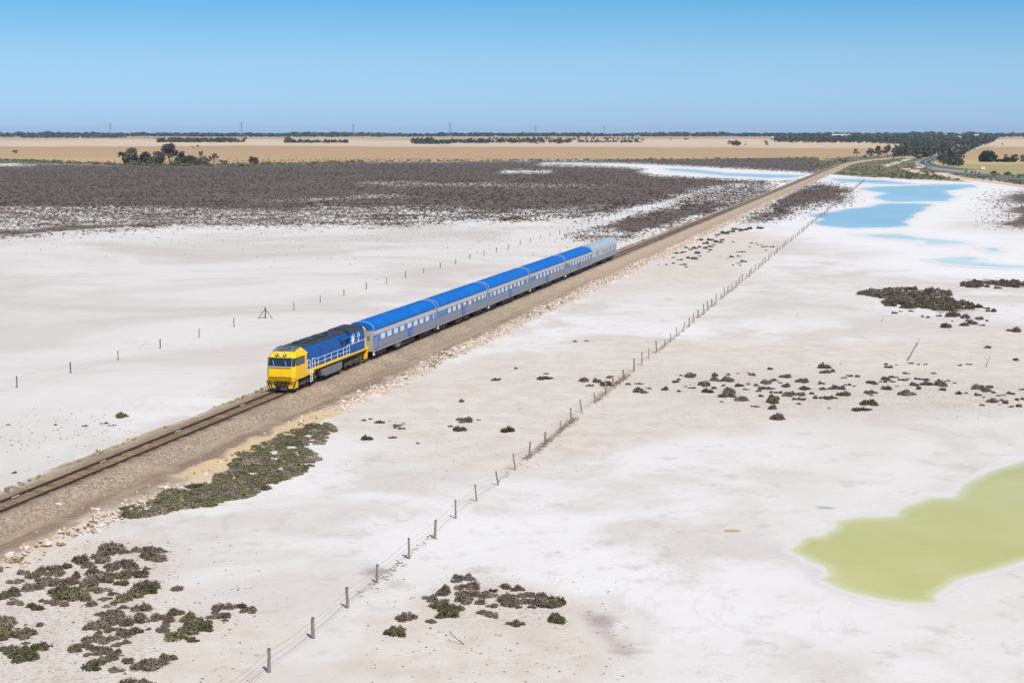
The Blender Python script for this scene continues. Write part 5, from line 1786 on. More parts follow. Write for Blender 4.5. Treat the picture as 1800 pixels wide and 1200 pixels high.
LOWM = [(1485, 412, 100), (1465, 467, 75), (1560, 470, 80), (1395, 500, 120), (1500, 515, 110), (1590, 505, 130), (1490, 555, 110), (1355, 565, 75), (1600, 570, 70), (1345, 605, 120, 'o'), (1450, 608, 110, 'o'), (1400, 640, 130, 'o'), (1285, 683, 70), (1295, 545, 75), (1130, 668, 95),
        (1060, 762, 105, 'o'), (1100, 740, 50, 'o'), (1668, 590, 75), (1620, 635, 75), (1675, 653, 65), (1668, 495, 60), (1745, 470, 100), (1765, 550, 120), (1790, 580, 80), (1790, 700, 40), (1845, 525, 70), (1830, 480, 80), (1870, 560, 80), (1900, 520, 75), (1960, 555, 130), (2020, 585, 150), (2060, 570, 120, 'o'),
        (1990, 530, 70), (1850, 600, 50), (1825, 703, 80), (1870, 708, 55), (2090, 672, 110, 'n'), (1930, 590, 60)]
LOWL = [(700, 230, 150), (620, 265, 120), (545, 300, 110), (790, 250, 70), (860, 240, 60), (930, 270, 110), (980, 228, 95), (1010, 295, 90), (840, 325, 100), (700, 345, 100), (920, 350, 50), (895, 383, 105), (420, 345, 100), (490, 315, 90), (340, 340, 40), (285, 362, 80), (130, 385, 75), (95, 435, 70),
        (210, 400, 90), (240, 425, 60), (370, 385, 100), (310, 440, 110), (430, 430, 110), (580, 390, 110), (600, 440, 120), (610, 490, 90), (760, 400, 120, 'o'), (790, 440, 90, 'o'), (180, 480, 90), (70, 505, 110), (240, 470, 70), (15, 540, 60, 'o'), (70, 543, 40), (400, 500, 130, 'o'), (470, 530, 140, 'o'),
        (380, 530, 90, 'o'), (340, 570, 80), (410, 585, 55), (270, 558, 50), (580, 580, 70, 'o'), (660, 550, 60), (720, 510, 60), (730, 570, 55), (690, 540, 50), (850, 530, 120, 'o'), (800, 545, 80), (890, 470, 90), (950, 490, 90, 'n'), (980, 465, 70), (930, 450, 80), (1120, 482, 75), (100, 574, 75),
        (195, 598, 75, 'o'), (245, 612, 70, 'o'), (780, 600, 60), (905, 612, 115), (700, 630, 80), (750, 655, 120), (720, 690, 110), (880, 655, 80), (840, 695, 100), (1100, 632, 95, 'o'), (1000, 668, 90), (1075, 680, 80), (1045, 720, 60), (1030, 745, 60), (945, 735, 50), (930, 685, 40), (1410, 590, 95),
        (1525, 600, 70, 'n'), (1590, 620, 90), (1350, 632, 50), (1370, 655, 70), (1430, 648, 70), (1220, 665, 110, 'o'), (1310, 665, 50), (1260, 700, 110, 'o'), (1300, 730, 90, 'o'), (1190, 760, 150, 'n'), (1195, 805, 70, 'n'), (1430, 678, 45), (610, 720, 110), (690, 740, 60), (570, 790, 80), (640, 800, 100),
        (700, 800, 70), (770, 765, 90), (860, 750, 85), (790, 820, 55), (520, 840, 80), (480, 865, 70, 'o'), (580, 855, 60), (570, 890, 60), (660, 860, 80), (700, 880, 90), (700, 925, 90), (765, 898, 45), (560, 960, 120, 'n'), (630, 940, 70), (815, 934, 75), (950, 968, 160), (1065, 912, 85), (725, 1000, 70),
        (790, 1016, 25), (860, 1070, 125), (60, 700, 140), (110, 735, 40), (30, 750, 90, 'o'), (160, 765, 120), (50, 785, 110, 'o'), (265, 712, 55), (170, 707, 25), (20, 860, 60, 'o'), (70, 870, 100), (145, 880, 130, 'n'), (165, 822, 50), (150, 915, 160, 'n'), (270, 850, 110, 'o'), (325, 840, 35), (605, 125, 45),
        (560, 340, 80), (650, 400, 90), (660, 310, 90), (760, 310, 80), (700, 430, 70), (500, 400, 80), (540, 460, 60), (260, 385, 60), (640, 640, 60), (690, 590, 50), (640, 760, 70), (730, 840, 60)]
FARH = [(205, 375, 55), (135, 390, 45), (275, 388, 35), (325, 388, 60), (342, 417, 40), (48, 395, 25), (95, 318, 30), (375, 320, 75), (430, 325, 80), (480, 300, 40), (440, 270, 60), (460, 258, 60), (320, 255, 60), (280, 265, 50), (235, 270, 60), (210, 315, 50), (275, 338, 60), (585, 235, 65), (572, 260, 30),
        (695, 302, 25), (805, 307, 55), (775, 327, 30), (890, 302, 45), (830, 395, 40), (905, 400, 35), (890, 375, 50), (935, 357, 70), (815, 345, 20), (880, 257, 40), (940, 255, 55), (1030, 162, 40), (1070, 163, 30), (1095, 182, 30), (1130, 183, 30), (1145, 203, 50), (1190, 198, 45), (1245, 203, 50), (1000, 203, 30),
        (1185, 240, 35), (825, 150, 40), (655, 95, 40), (720, 130, 75), (700, 155, 70), (640, 150, 70), (575, 130, 70), (500, 130, 70), (540, 165, 70), (620, 180, 50), (590, 200, 70), (530, 215, 70), (470, 205, 60), (420, 215, 70), (370, 230, 60), (330, 210, 50), (680, 75, 60), (720, 50, 80), (770, 60, 80),
        (820, 40, 80), (850, 15, 80), (900, 30, 80), (960, 20, 80), (1020, 10, 70), (1100, 5, 80)]
PATCH = [(1555, 357, 65, 'o'), (1610, 365, 40), (1630, 378, 50), (1490, 412, 55), (1570, 420, 50), (1605, 430, 30), (1420, 433, 20), (1510, 430, 40), (1530, 442, 55), (1415, 400, 75, 'o'), (1350, 405, 30), (1265, 407, 30), (1295, 413, 30), (1110, 390, 35), (1200, 380, 30), (1150, 382, 20)]
for i in range(62):
    a = r5.uniform(0, 6.28); q = math.sqrt(r5.random())
    PATCH.append((1165 + 225 * q * math.cos(a), 285 + 26 * q * math.sin(a), r5.uniform(35, 70)))
for i in range(80):
    a = r5.uniform(0, 6.28); q = math.sqrt(r5.random())
    x = 1290 + 240 * q * math.cos(a)
    PATCH.append((x, 340 + 30 * q * math.sin(a) + (x - 1290) * .05, r5.uniform(30, 65), 'o' if r5.random() < .25 else 'g'))
for i in range(55):
    a = r5.uniform(0, 6.28); q = math.sqrt(r5.random())
    PATCH.append((1640 + 190 * q * math.cos(a), 237 + 22 * q * math.sin(a), r5.uniform(30, 55)))
STRAY = [(211, 731, 20, 'o'), (27, 830, 13), (16, 746, 8), (148, 748, 10), (178, 744, 9), (186, 743, 9), (193, 747, 8), (201, 747, 8), (98, 746, 8), (984, 533, 14, 'n'), (963, 542, 16), (670, 678, 14)]

ALLB = (conv(BAND1, 1000, 560, 4.5, 'band1', 'd') + conv(BAND2, 1400, 560, 4.5, 'band2', 'd') + conv(MIDL, 600, 640, 3.6, 'mid', 'd') + conv(LOWM, 400, 900, 3.6, 'lowm') + [(x, y, w * 1.1, k, c) for x, y, w, k, c in conv(LOWL, 0, 900, 3.6, 'lowl')]
        + conv(FARH, 1150, 400, 6, 'farh', 'd') + conv(PATCH, 1200, 420, 3, 'patch') + conv(STRAY, 0, 0, 1, 'stray'))
ALLB.sort(key=lambda t: -t[2])
WHERE = {'band1': "in the scattered band between the wooden post fence and mid right", 'band2': "in the scattered band at the right edge of the picture",
         'mid': "standing between the embankment and the wooden post fence", 'lowm': "in the small clump at the bottom right of the fence",
         'lowl': "in the big clump at the near left corner", 'farh': "trailing from the far heath beside the embankment",
         'patch': "in the dense dark patch at the right, beyond the band", 'stray': "lying beside the railway apart from the others"}
TONE = {'g': 'grey-brown', 'd': 'dark brown', 'o': 'olive', 'n': 'green', 'r': 'rust-brown'}
indiv, rest = ALLB[:296], ALLB[296:]
cells = {}
rb = random.Random(77)
for t in indiv:
    x, y, w, kind, cl = t
    c = at(x, y + w * .10, 0)
    ppm = px_per_m(c)
    o = bush_obj(c - Vector((0, 0, .02)), w / ppm * 1.2, kind, rb.randrange(10), rb.uniform(.62, .95), rb.uniform(0, 6.28))
    cells.setdefault((cl, kind), []).append((x, y, w, o))
for (cl, kind), lst in cells.items():
    wh = WHERE[cl]; tn = TONE[kind]
    g = "%s saltbushes %s" % (tn, wh)
    done = set()
    def pick(f, word):
        lst2 = sorted((l for l in lst if id(l[3]) not in done), key=f)
        if lst2:
            o = lst2[0][3]; done.add(id(o))
            tag(o, ("%s %s saltbush %s" % (word, tn, wh)), "bush", g)
    if len(lst) == 1:
        tag(lst[0][3], "only %s saltbush %s" % (tn, wh), "bush", g)
        continue
    pick(lambda l: -l[2], "widest")
    pick(lambda l: l[0], "leftmost")
    pick(lambda l: -l[0], "rightmost")
    pick(lambda l: -l[1], "nearest")
    pick(lambda l: l[1], "farthest")
    for l in lst:
        if id(l[3]) not in done:
            tag(l[3], "%s saltbush %s" % (tn, wh), "bush", g)


def merged_bushes(name, items, mat, label, cat, rg, n=110, leaf=.12):
    base = [bush_arrays(np.random.default_rng(300 + i), n=n, lumps=4, leaf=leaf, h=.55) for i in range(8)]
    VV, TT = [], []
    for (p, w, sq) in items:
        V, T = base[rg.integers(0, 8)]
        a = rg.uniform(0, 6.28); c, s = math.cos(a), math.sin(a)
        x = V[:, 0] * c - V[:, 1] * s; y = V[:, 0] * s + V[:, 1] * c
        VV.append(np.stack([x * w + p[0], y * w + p[1], V[:, 2] * w * sq + p[2] - .02], 1)); TT.append(np.clip(T + rg.normal(0, .18), 0, 1))
    o = quads_obj(name, np.concatenate(VV), mat, extra={'tone': np.concatenate(TT)})
    return tag(o, label, cat, kind="stuff")


rg = np.random.default_rng(9)
items = []
for x, y, w, kind, cl in rest:
    c = at(x, y + w * .1, 0)
    items.append((c, w / px_per_m(c) * 1.15, rg.uniform(.5, .75)))
merged_bushes("small_saltbush", items, M_dusk, "smallest dark saltbushes dotted over the far salt flat", "small bushes", rg)

# saltbush thicket on the toe of the embankment
THICK = [(592, 752), (575, 744), (535, 746), (500, 757), (470, 772), (440, 787), (420, 805), (410, 830), (385, 838), (345, 852), (300, 864), (255, 880), (222, 893), (212, 904), (258, 905), (325, 892), (390, 880), (440, 866), (490, 846), (530, 826), (552, 806), (545, 792), (580, 775)]


def inside(px, py, poly):
    c = False
    n = len(poly)
    for i in range(n):
        x1, y1 = poly[i]; x2, y2 = poly[(i + 1) % n]
        if (y1 > py) != (y2 > py) and px < (py - y1) / (y2 - y1) * (x2 - x1) + x1: c = not c
    return c


items = {'o': [], 'n': [], 'g': []}
while sum(map(len, items.values())) < 320:
    x, y = rg.uniform(205, 595), rg.uniform(742, 908)
    if not inside(x, y, THICK): continue
    if math.sin(x / 13 + y / 7) * math.sin(x / 29 - y / 11) > .93: continue
    c = at(x, y, 0.1)
    k = rg.choice(['o', 'n', 'g'], p=[.46, .28, .26])
    items[k].append((c - Vector((0, 0, .1)), rg.uniform(.7, 1.7), rg.uniform(.38, .68)))
bs = [bush_arrays(np.random.default_rng(500 + i), n=520, lumps=7, leaf=.055, h=.6) for i in range(6)]
VV, TT, MI = [], [], []
for mi, k in enumerate(('o', 'n', 'g')):
    for p, w, sq in items[k]:
        V, T = bs[rg.integers(0, 6)]
        a = rg.uniform(0, 6.28); c, s = math.cos(a), math.sin(a)
        VV.append(np.stack([(V[:, 0] * c - V[:, 1] * s) * w + p[0], (V[:, 0] * s + V[:, 1] * c) * w + p[1], V[:, 2] * w * sq + p[2]], 1))
        TT.append(np.clip(T + rg.normal(0.36, .22), 0, 1)); MI.append(np.full(len(V) // 4, mi))
o = quads_obj("saltbush_thicket", np.concatenate(VV), [M_olive, M_leafg, M_grey], extra={'tone': np.concatenate(TT)})
o.data.polygons.foreach_set('material_index', np.concatenate(MI).astype(np.int32))
tag(o, "long thicket of olive and green saltbush at the foot of the embankment", "thicket", kind="stuff")

# sparse tussocks and dead stalks over the salt flat near the bushes
items = []
for i in range(2600):
    zx = rg.choice(5)
    if zx == 4:
        x, y = rg.normal(170, 90), rg.normal(1040, 50)
        if not (0 < x < 480 and 940 < y < 1200): continue
    elif zx == 0: x, y = rg.uniform(0, 480), rg.uniform(950, 1200)
    elif zx == 1: x, y = rg.uniform(640, 1110), rg.uniform(1010, 1200)
    elif zx == 2: x, y = rg.uniform(600, 1080), rg.uniform(640, 830)
    else: x, y = rg.uniform(1050, 1800), rg.uniform(600, 740)
    c = at(x, y, 0)
    items.append((c, rg.uniform(.07, .24), rg.uniform(.3, .7)))
merged_bushes("dry_tussock", items, M_grey, "tiny dry tussocks sprinkled over the near salt flat", "tussocks", rg, n=16, leaf=.2)

# tiny samphire tufts straying over the pale mud flat left of the line
items = []
for i in range(1500):
    z_ = rg.random()
    if z_ < .6: x, y = rg.uniform(0, 900), 398 + abs(rg.normal(0, 26))
    elif z_ < .75: x, y = rg.uniform(0, 230), rg.normal(760, 22)
    else: x, y = rg.uniform(820, 1130), rg.uniform(400, 455)
    c = at(x, y, 0)
    q = (c - ORIGIN).dot(TRK_R)
    if q > -6: continue
    items.append((c, rg.uniform(.15, .5) * (1.0 if y < 500 else .6), rg.uniform(.35, .7)))
merged_bushes("samphire_tuft", items, M_dusk, "tiny dark samphire tufts strewn over the mud flat beyond the track", "tufts", rg, n=16, leaf=.2)
items = []
for i in range(170):
    x, y = rg.normal(915, 26), rg.normal(385, 3.2)
    c = at(x, y, 0); items.append((c, rg.uniform(.6, 1.4), rg.uniform(.5, .8)))
for i in range(60):
    x, y = rg.normal(262, 14), rg.choice([378, 398]) + rg.normal(0, 1.0)
    c = at(x, y, 0); items.append((c, rg.uniform(.6, 1.3), rg.uniform(.5, .8)))
merged_bushes("rusty_samphire", items, M_rusty, "patches of rust-brown samphire at the edge of the dark heath", "samphire", rg, n=40, leaf=.16)
M_straw = foliage("straw_grass_blade", [(0.22, 0.17, 0.07), (0.36, 0.28, 0.13), (0.50, 0.41, 0.22)])
items = []
for i in range(4000):
    s_ = rg.uniform(-62, 330)
    if math.sin(s_ / 11) + .6 * math.sin(s_ / 4.1 + 1) < rg.normal(-.2, .6): continue
    q = rg.normal(-3.9, .55) if rg.random() < .75 else rg.normal(6.6, .5)
    z = .25 if q > -4.2 else .08
    if q > 0: z = .22
    items.append((lpt(s_, q, z), rg.uniform(.15, .5), rg.uniform(.5, 1.1)))
merged_bushes("dry_grass", items, M_straw, "dry straw grass along the shoulders of the railway embankment", "dry grass", rg, n=22, leaf=.16)

# dark heath scrub: real tufts over the burnt-looking samphire heath
tri_ok = []
rgh = np.random.default_rng(21)
N_ = 60000
hx = rgh.uniform(-60, 1500, N_ * 4); hy = 238 + 1 / rgh.uniform(1 / 190., 1 / 44., N_ * 4)
hx = np.concatenate([hx, rgh.uniform(1270, 1520, 9000), rgh.uniform(1000, 1350, 9000), rgh.uniform(1700, 1850, 6000)])
hy = np.concatenate([hy, rgh.uniform(316, 395, 9000), rgh.uniform(322, 414, 9000), rgh.uniform(330, 405, 6000)])
Ph = np.stack([hx, hy], 1)
jit = rgh.normal(0, 1, Ph.shape) * np.array([14, 1.6])
sdh = np.minimum(union(Ph + jit, HEATH), -union(Ph, NOHEATH, 4.0))
sps = union(Ph, SPARSE)
sparse_sel = (sdh > -6) & (sps > -4)
Psp = Ph[sparse_sel][:26000]
jit2 = rgh.normal(0, 1, Ph.shape) * np.array([22, 5.5])
sdh2 = np.minimum(union(Ph + jit2, HEATH), -union(Ph, NOHEATH, 4.0))
stray_ = Ph[(sdh2 > 4) & (sdh < 0) & (Ph[:, 1] > 330)][:6000]
Psp = np.concatenate([Psp, stray_])
keep = (Ph[:, 0] < 1500) & (sdh > 0) | (Ph[:, 0] > 1600) & (sdh > 0)
keep &= (sdh > 0) & ((sps < 0) | (rgh.random(len(hx)) < .45))
Ph = Ph[keep][:38000]
n_main = len(Ph)
Ph = np.concatenate([Ph, Psp])
dxr = Ph[:, 0] - 900; wv = Ph[:, 1] - 600
dY = FOCAL * CP - wv * SP; dZ = -FOCAL * SP - wv * CP
tt = -CAM_Z / dZ
bx, by = dxr * tt, dY * tt
sz = rgh.uniform(.3, .75, len(bx)) * np.clip(by / 420, .8, 1.35)
sz[n_main:] *= rgh.uniform(.45, .8, len(Psp))
nq = 6
cc = np.repeat(np.stack([bx, by, terrain(bx, by)], 1), nq, 0)
s_ = np.repeat(sz, nq)
cc = cc + np.stack([rgh.normal(0, .35, len(cc)) * s_, rgh.normal(0, .35, len(cc)) * s_, rgh.uniform(.03, .30, len(cc)) * s_], 1)
up = np.stack([rgh.normal(0, .5, len(cc)), rgh.normal(0, .5, len(cc)), np.ones(len(cc))], 1)
HV = rand_quads(cc, s_ * .44, rgh, up=up, aspect=1.1)
pat = .28 * np.sin(bx / 31 + 2 * np.sin(by / 47)) * np.sin(by / 58 + np.sin(bx / 39)) + .18 * np.sin(bx / 11 + by / 17) * np.sin(by / 23 - bx / 14)
tone = np.repeat(np.clip(np.repeat(.5 + pat + rgh.normal(0, .16, len(bx)), nq) + rgh.normal(0, .12, len(cc)), 0, 1), 4)
M_heath = foliage("dull_heath_scrub", [(0.085, 0.059, 0.046), (0.15, 0.108, 0.086), (0.26, 0.198, 0.162)])
o = quads_obj("heath_scrub", HV, M_heath, extra={'tone': tone})
tag(o, "low dark samphire heath covering the flat behind the train", "heath", kind="stuff")

# ---------------------------------------------------------------- dead branches
M_dead = paint("bleached_dark_deadwood", (0.12, 0.095, 0.075, 1), 0.9, 0, (0.3, 0.25, 0.2), 0.5, 4)


def dead(px, py, h, lean, label, seed):
    r = random.Random(seed)
    base = at(px, py, 0)
    mb = MB()
    def grow(p, d, L, rad, depth):
        n = 4
        for i in range(n):
            d = (d + Vector((r.gauss(0, .22), r.gauss(0, .22), r.gauss(0, .12)))).normalized()
            q = p + d * L / n
            mb.tube(p, q, rad * (1 - i * .16), rad * (1 - (i + 1) * .16), n=6)
            p = q
            if depth > 0 and i in (1, 2) and r.random() < .8:
                grow(p, (d + Vector((r.gauss(0, .8), r.gauss(0, .5), r.gauss(0, .3)))).normalized(), L * .42, rad * .5, depth - 1)
    grow(Vector((0, 0, -.03)), Vector(lean).normalized(), h, h * .026, 2)
    o = mb.build("dead_branch", M_dead)
    o.location = base
    tag(o, label, "dead branch")


dead(1594, 634, 2.9, (.45, .1, 1), "tallest dead branch leaning up from the salt behind the scattered band", 1)
dead(1733, 645, 1.5, (-.35, 0, 1), "thin bent dead stick standing alone at mid right", 2)
dead(1398, 556, .7, (.5, 0, .8), "short dead twig in the middle of the salt flat", 3)
dead(1549, 566, .9, (.4, 0, 1), "small dead twig below the dense dark patch", 4)
dead(1669, 581, .9, (.1, 0, 1), "small dead twig beside a dark bush under the dense patch", 5)
dead(817, 1132, 1.1, (-.5, .4, .35), "dead branch lying on the ground below the near right clump", 6)
dead(963, 969, .8, (.9, -.2, .1), "thin dead stick lying flat on white salt beside the fence", 7)
# ---------------------------------------------------------------- trees
M_bark = paint("pale_gum_bark", (0.20, 0.165, 0.13, 1), 0.9, 0, (0.38, 0.33, 0.27), 0.5, 1.5)
M_gum = foliage("mallee_gum_leaf", [(0.075, 0.062, 0.036), (0.13, 0.108, 0.064), (0.205, 0.165, 0.102)])
M_gumr = foliage("bronzed_gum_leaf", [(0.10, 0.072, 0.050), (0.165, 0.12, 0.085), (0.25, 0.185, 0.13)])
M_pine = foliage("dense_dark_tree_leaf", [(0.020, 0.030, 0.014), (0.038, 0.052, 0.024), (0.062, 0.076, 0.036)])
M_shrubg = foliage("field_edge_shrub_leaf", [(0.10, 0.098, 0.045), (0.165, 0.155, 0.075), (0.24, 0.22, 0.115)])
M_wood_far = foliage("far_woodland_leaf", [(0.034, 0.037, 0.022), (0.064, 0.067, 0.038), (0.11, 0.108, 0.062)])
TREE_M = {'gum': M_gum, 'bronze': M_gumr, 'pine': M_pine, 'shrub': M_shrubg}


def crown_arrays(rg, w, h, base, clumps, per, leaf, spread=.36, dense=False):
    """leaf clumps through the volume of the crown"""
    k = clumps
    a = rg.uniform(0, 6.28, k); q = np.sqrt(rg.random(k)) * (.42 if not dense else .40) * w
    z = base + (h - base) * rg.uniform(.12, .9, k)
    fall = 1 - .55 * ((z - base) / (h - base)) ** 2 if not dense else np.sqrt(np.clip(1.02 - ((z - base) / (h - base)) ** 2, 0.05, 1))
    C = np.stack([q * fall * np.cos(a), q * fall * np.sin(a) , z], 1)
    R = rg.uniform(.55, 1.0, k) * spread * w * .5
    idx_ = rg.integers(0, k, clumps * per)
    d = rg.normal(size=(len(idx_), 3)); d /= np.linalg.norm(d, axis=1)[:, None]
    d *= (rg.random(len(idx_)) ** .5)[:, None]
    p = C[idx_] + d * R[idx_][:, None] * np.array([1, 1, .68])
    p[:, 2] = np.maximum(p[:, 2], .1)
    Q = rand_quads(p, rg.uniform(.6, 1.3, len(p)) * leaf, rg, up=d + np.array([0, 0, .35]), aspect=1.4)
    ct = rg.uniform(.2, .8, k)
    t = np.clip(ct[idx_] + rg.normal(0, .15, len(p)), 0, 1)
    return Q, np.repeat(t, 4), C


def tree(name, px, py, wpx, hpx, kind, label, group=None, base=.22, clumps=13, per=80, leaf=None, seed=0, dense=False, trunk=True, spread=.42):
    rg_ = np.random.default_rng(seed + 1000)
    c = at(px, py)
    k = px_per_m(c)
    w, h = wpx / k, hpx / k
    T = empty(name, c, 0)
    tag(T, label, "tree" if h > 3.5 else "shrub", group)
    leaf = leaf or max(.22, .062 * w)
    if clumps > 8 and not dense: clumps = int(clumps * 1.7); base *= .45
    Q, t, C = crown_arrays(rg_, w, h, base * h, clumps, per, leaf, spread, dense)
    quads_obj("crown", Q, TREE_M[kind], T, {'tone': t})
    if trunk:
        mb = MB()
        r_ = random.Random(seed)
        n = 3 if w > 6 else 2
        for j in range(n):
            a = 6.28 * j / n + r_.random()
            b0 = Vector((.25 * math.cos(a), .25 * math.sin(a), -.3))
            m_ = Vector((w * .10 * math.cos(a), w * .10 * math.sin(a), h * .35))
            mb.tube(b0, m_, h * .022, h * .016, n=7)
            for q in range(3):
                tgt = Vector(C[r_.randrange(len(C))])
                mid = m_.lerp(tgt, .5) + Vector((0, 0, h * .03))
                mb.tube(m_, mid, h * .013, h * .009, n=6); mb.tube(mid, tgt, h * .009, h * .004, n=5)
        mb.build("trunk", M_bark, T)
    return T


GL = "trees of the clump on the far edge of the heath"
tree("gum_tree", 226, 289, 42, 27, 'gum', "leftmost broad gum tree of the clump beyond the heath", GL, .12, 16, 80, seed=1)
tree("gum_tree", 255, 289, 32, 21, 'gum', "second gum from the left in the clump beyond the heath", GL, .12, 13, 70, seed=2)
tree("gum_tree", 279, 290, 30, 23, 'bronze', "bronze-leaved gum just left of the tallest in the clump", GL, .15, 12, 70, seed=3)
tree("gum_tree", 299, 289, 40, 36, 'bronze', "tallest gum tree of the clump, open bronze crown", GL, .3, 13, 70, seed=4, spread=.34)
tree("gum_tree", 318, 290, 28, 24, 'gum', "gum tree just right of the tallest in the clump", GL, .12, 12, 70, seed=5)
tree("gum_tree", 336, 290, 30, 17, 'gum', "low rounded gum right of centre of the clump", GL, .08, 12, 70, seed=6)
tree("gum_tree", 357, 290.5, 30, 14, 'gum', "low dark gum towards the right end of the clump", GL, .06, 11, 70, seed=7)
tree("gum_tree", 352, 286, 18, 20, 'bronze', "thin bronze gum rising behind the low dark gum", GL, .5, 6, 45, seed=8)
tree("gum_tree", 376, 289, 22, 21, 'bronze', "sparse reddish gum at the right end of the clump", GL, .4, 7, 45, seed=9, spread=.34)
tree("shrub", 392, 290, 22, 8, 'shrub', "low pale shrub under the sparse reddish gum", GL, .05, 7, 55, seed=10, trunk=False)
tree("gum_tree", 445, 289, 22, 13, 'bronze', "small isolated gum right of the clump in dry grass", None, .1, 9, 70, seed=11)
for i, (x, y, w, h, lb) in enumerate([(242, 291, 26, 7, "low scrub between the two leftmost gums of the clump"), (268, 291.5, 24, 8, "low scrub left of the tallest gum in the clump"), (309, 292, 28, 7, "low scrub at the foot of the tallest gum"), (345, 291.5, 26, 8, "low scrub under the right half of the gum clump")]):
    tree("shrub", x, y, w, h, 'gum', lb, GL, .02, 10, 60, seed=80 + i, trunk=False)
tree("shrub", 430, 292, 22, 4.5, 'shrub', "flat green shrub beside the small isolated gum", None, .05, 7, 60, seed=12, trunk=False)
tree("gum_tree", 347.5, 262, 8, 7, 'bronze', "larger of two small gums alone in the paddock behind the clump", "two small gums in the paddock", .15, 6, 50, seed=13)
tree("gum_tree", 339.5, 262.5, 5, 6, 'bronze', "smaller left gum of the pair in the paddock behind the clump", "two small gums in the paddock", .15, 5, 40, seed=14)
tree("gum_tree", 26, 270, 13, 6, 'bronze', "lone small bush-like gum in the paddock at far left", None, .1, 7, 60, seed=15)

# right side
GR = "gum trees where the railway meets the wood"
tree("gum_tree", 1506, 276, 13, 15, 'bronze', "lone gum with an open crown left of the railway bend", GR, .3, 8, 60, seed=20)
tree("gum_tree", 1519, 279, 9, 8, 'gum', "small dark gum beside the open-crowned lone gum", GR, .1, 7, 60, seed=21)
tree("gum_tree", 1530, 276, 16, 17, 'bronze', "bronze gum behind the railway bend, left of the row", GR, .15, 9, 60, seed=22)
tree("gum_tree", 1543, 274, 19, 18, 'bronze', "widest bronze gum of the row above the railway bend", GR, .12, 10, 60, seed=23)
tree("gum_tree", 1559, 271, 18, 16, 'bronze', "bronze gum at the right end of the row above the bend", GR, .12, 10, 60, seed=24)
tree("gum_tree", 1571, 279, 13, 19, 'gum', "tall dark gum closing off the railway at the bend", GR, .15, 10, 60, seed=25)
tree("gum_tree", 1585, 276, 14, 18, 'gum', "dark gum just right of the railway bend", GR, .15, 10, 60, seed=26)
tree("shrub", 1485, 286, 12, 6, 'shrub', "green shrub left of the railway near the bend", None, .05, 7, 60, seed=27, trunk=False)
tree("shrub", 1477, 283, 9, 5, 'shrub', "smaller green shrub farther back beside the bend", None, .05, 7, 60, seed=28, trunk=False)
tree("domed_tree", 1736, 284.5, 38, 17, 'pine', "big dark dome of trees in the dry paddock at right", None, .0, 30, 90, seed=30, dense=True)
GP = "trees along the paddock edge at the right"
tree("gum_tree", 1766, 283, 13, 11, 'bronze', "small bronze tree right of the big dark dome", GP, .3, 7, 60, seed=31)
tree("gum_tree", 1783, 284, 18, 12, 'bronze', "wider bronze tree farther right of the big dark dome", GP, .2, 9, 60, seed=32)
tree("gum_tree", 1799, 285, 16, 13, 'gum', "tree cut by the right edge of the picture", GP, .15, 9, 60, seed=33)
tree("hedge", 1768, 284.8, 44, 5, 'pine', "low dark hedge under the bronze trees at right", None, .0, 22, 60, seed=34, dense=True, trunk=False, spread=.2)
tree("gum_tree", 1762, 255, 5, 4.5, 'bronze', "tiny lone tree on the skyline of the right paddock", None, .1, 6, 50, seed=35)
tree("shrub", 1736.5, 265, 5, 2, 'bronze', "dark shrub dot in the right paddock", None, .05, 5, 40, seed=36, trunk=False)
GS = "shrubs along the near edge of the highway"
for i, (x, y, w, h) in enumerate([(1697, 303, 9, 4), (1711, 305, 11, 4), (1722, 306.5, 9, 3), (1747, 309, 9, 3), (1778, 311, 9, 4), (1792, 313, 11, 5)]):
    nm = ["leftmost shrub on the verge above the guard rail", "widest of the left shrubs on the verge above the guard rail", "third shrub along the verge above the guard rail", "low shrub below the dark parked cars", "olive shrub right of the dark parked cars", "shrub at the right edge above the guard rail"][i]
    tree("shrub", x, y, w, h, 'shrub', nm, GS, .05, 6, 50, seed=40 + i, trunk=False)
GF = "lone trees on the far paddocks"
farl = [(1290, 256.5, 26, 8, "broad spreading tree group alone in the pale far paddock"), (1311, 256, 6, 7, "thin open tree right of the broad group in the far paddock"), (1346, 255.5, 13, 10, "dark lone tree near the left end of the wood"),
        (1179, 247.5, 5, 4, "round lone tree on the pale strip at centre right"), (1131, 247.5, 6, 4.5, "round lone tree at the right end of the far tree row"), (1119, 247.5, 7, 4.5, "lone tree second from the right end of the far tree row"),
        (1207, 246.5, 9, 3, "low wide bush right of the round lone tree"), (1376, 251, 3, 4, "tiny lone tree left of the long dark wood"), (1388, 251, 3.5, 4, "tiny lone tree nearest the long dark wood"),
        (235, 243, 5, 4, "single tree left of the two tiny far trees"), (255, 243.5, 4, 4, "left one of two tiny far trees at left"), (261, 243.5, 3, 3, "right one of two tiny far trees at left")]
for i, (x, y, w, h, lb) in enumerate(farl):
    tree("far_tree", x, y, w, h, 'gum', lb, GF, .05, 7, 40, seed=60 + i, trunk=False)


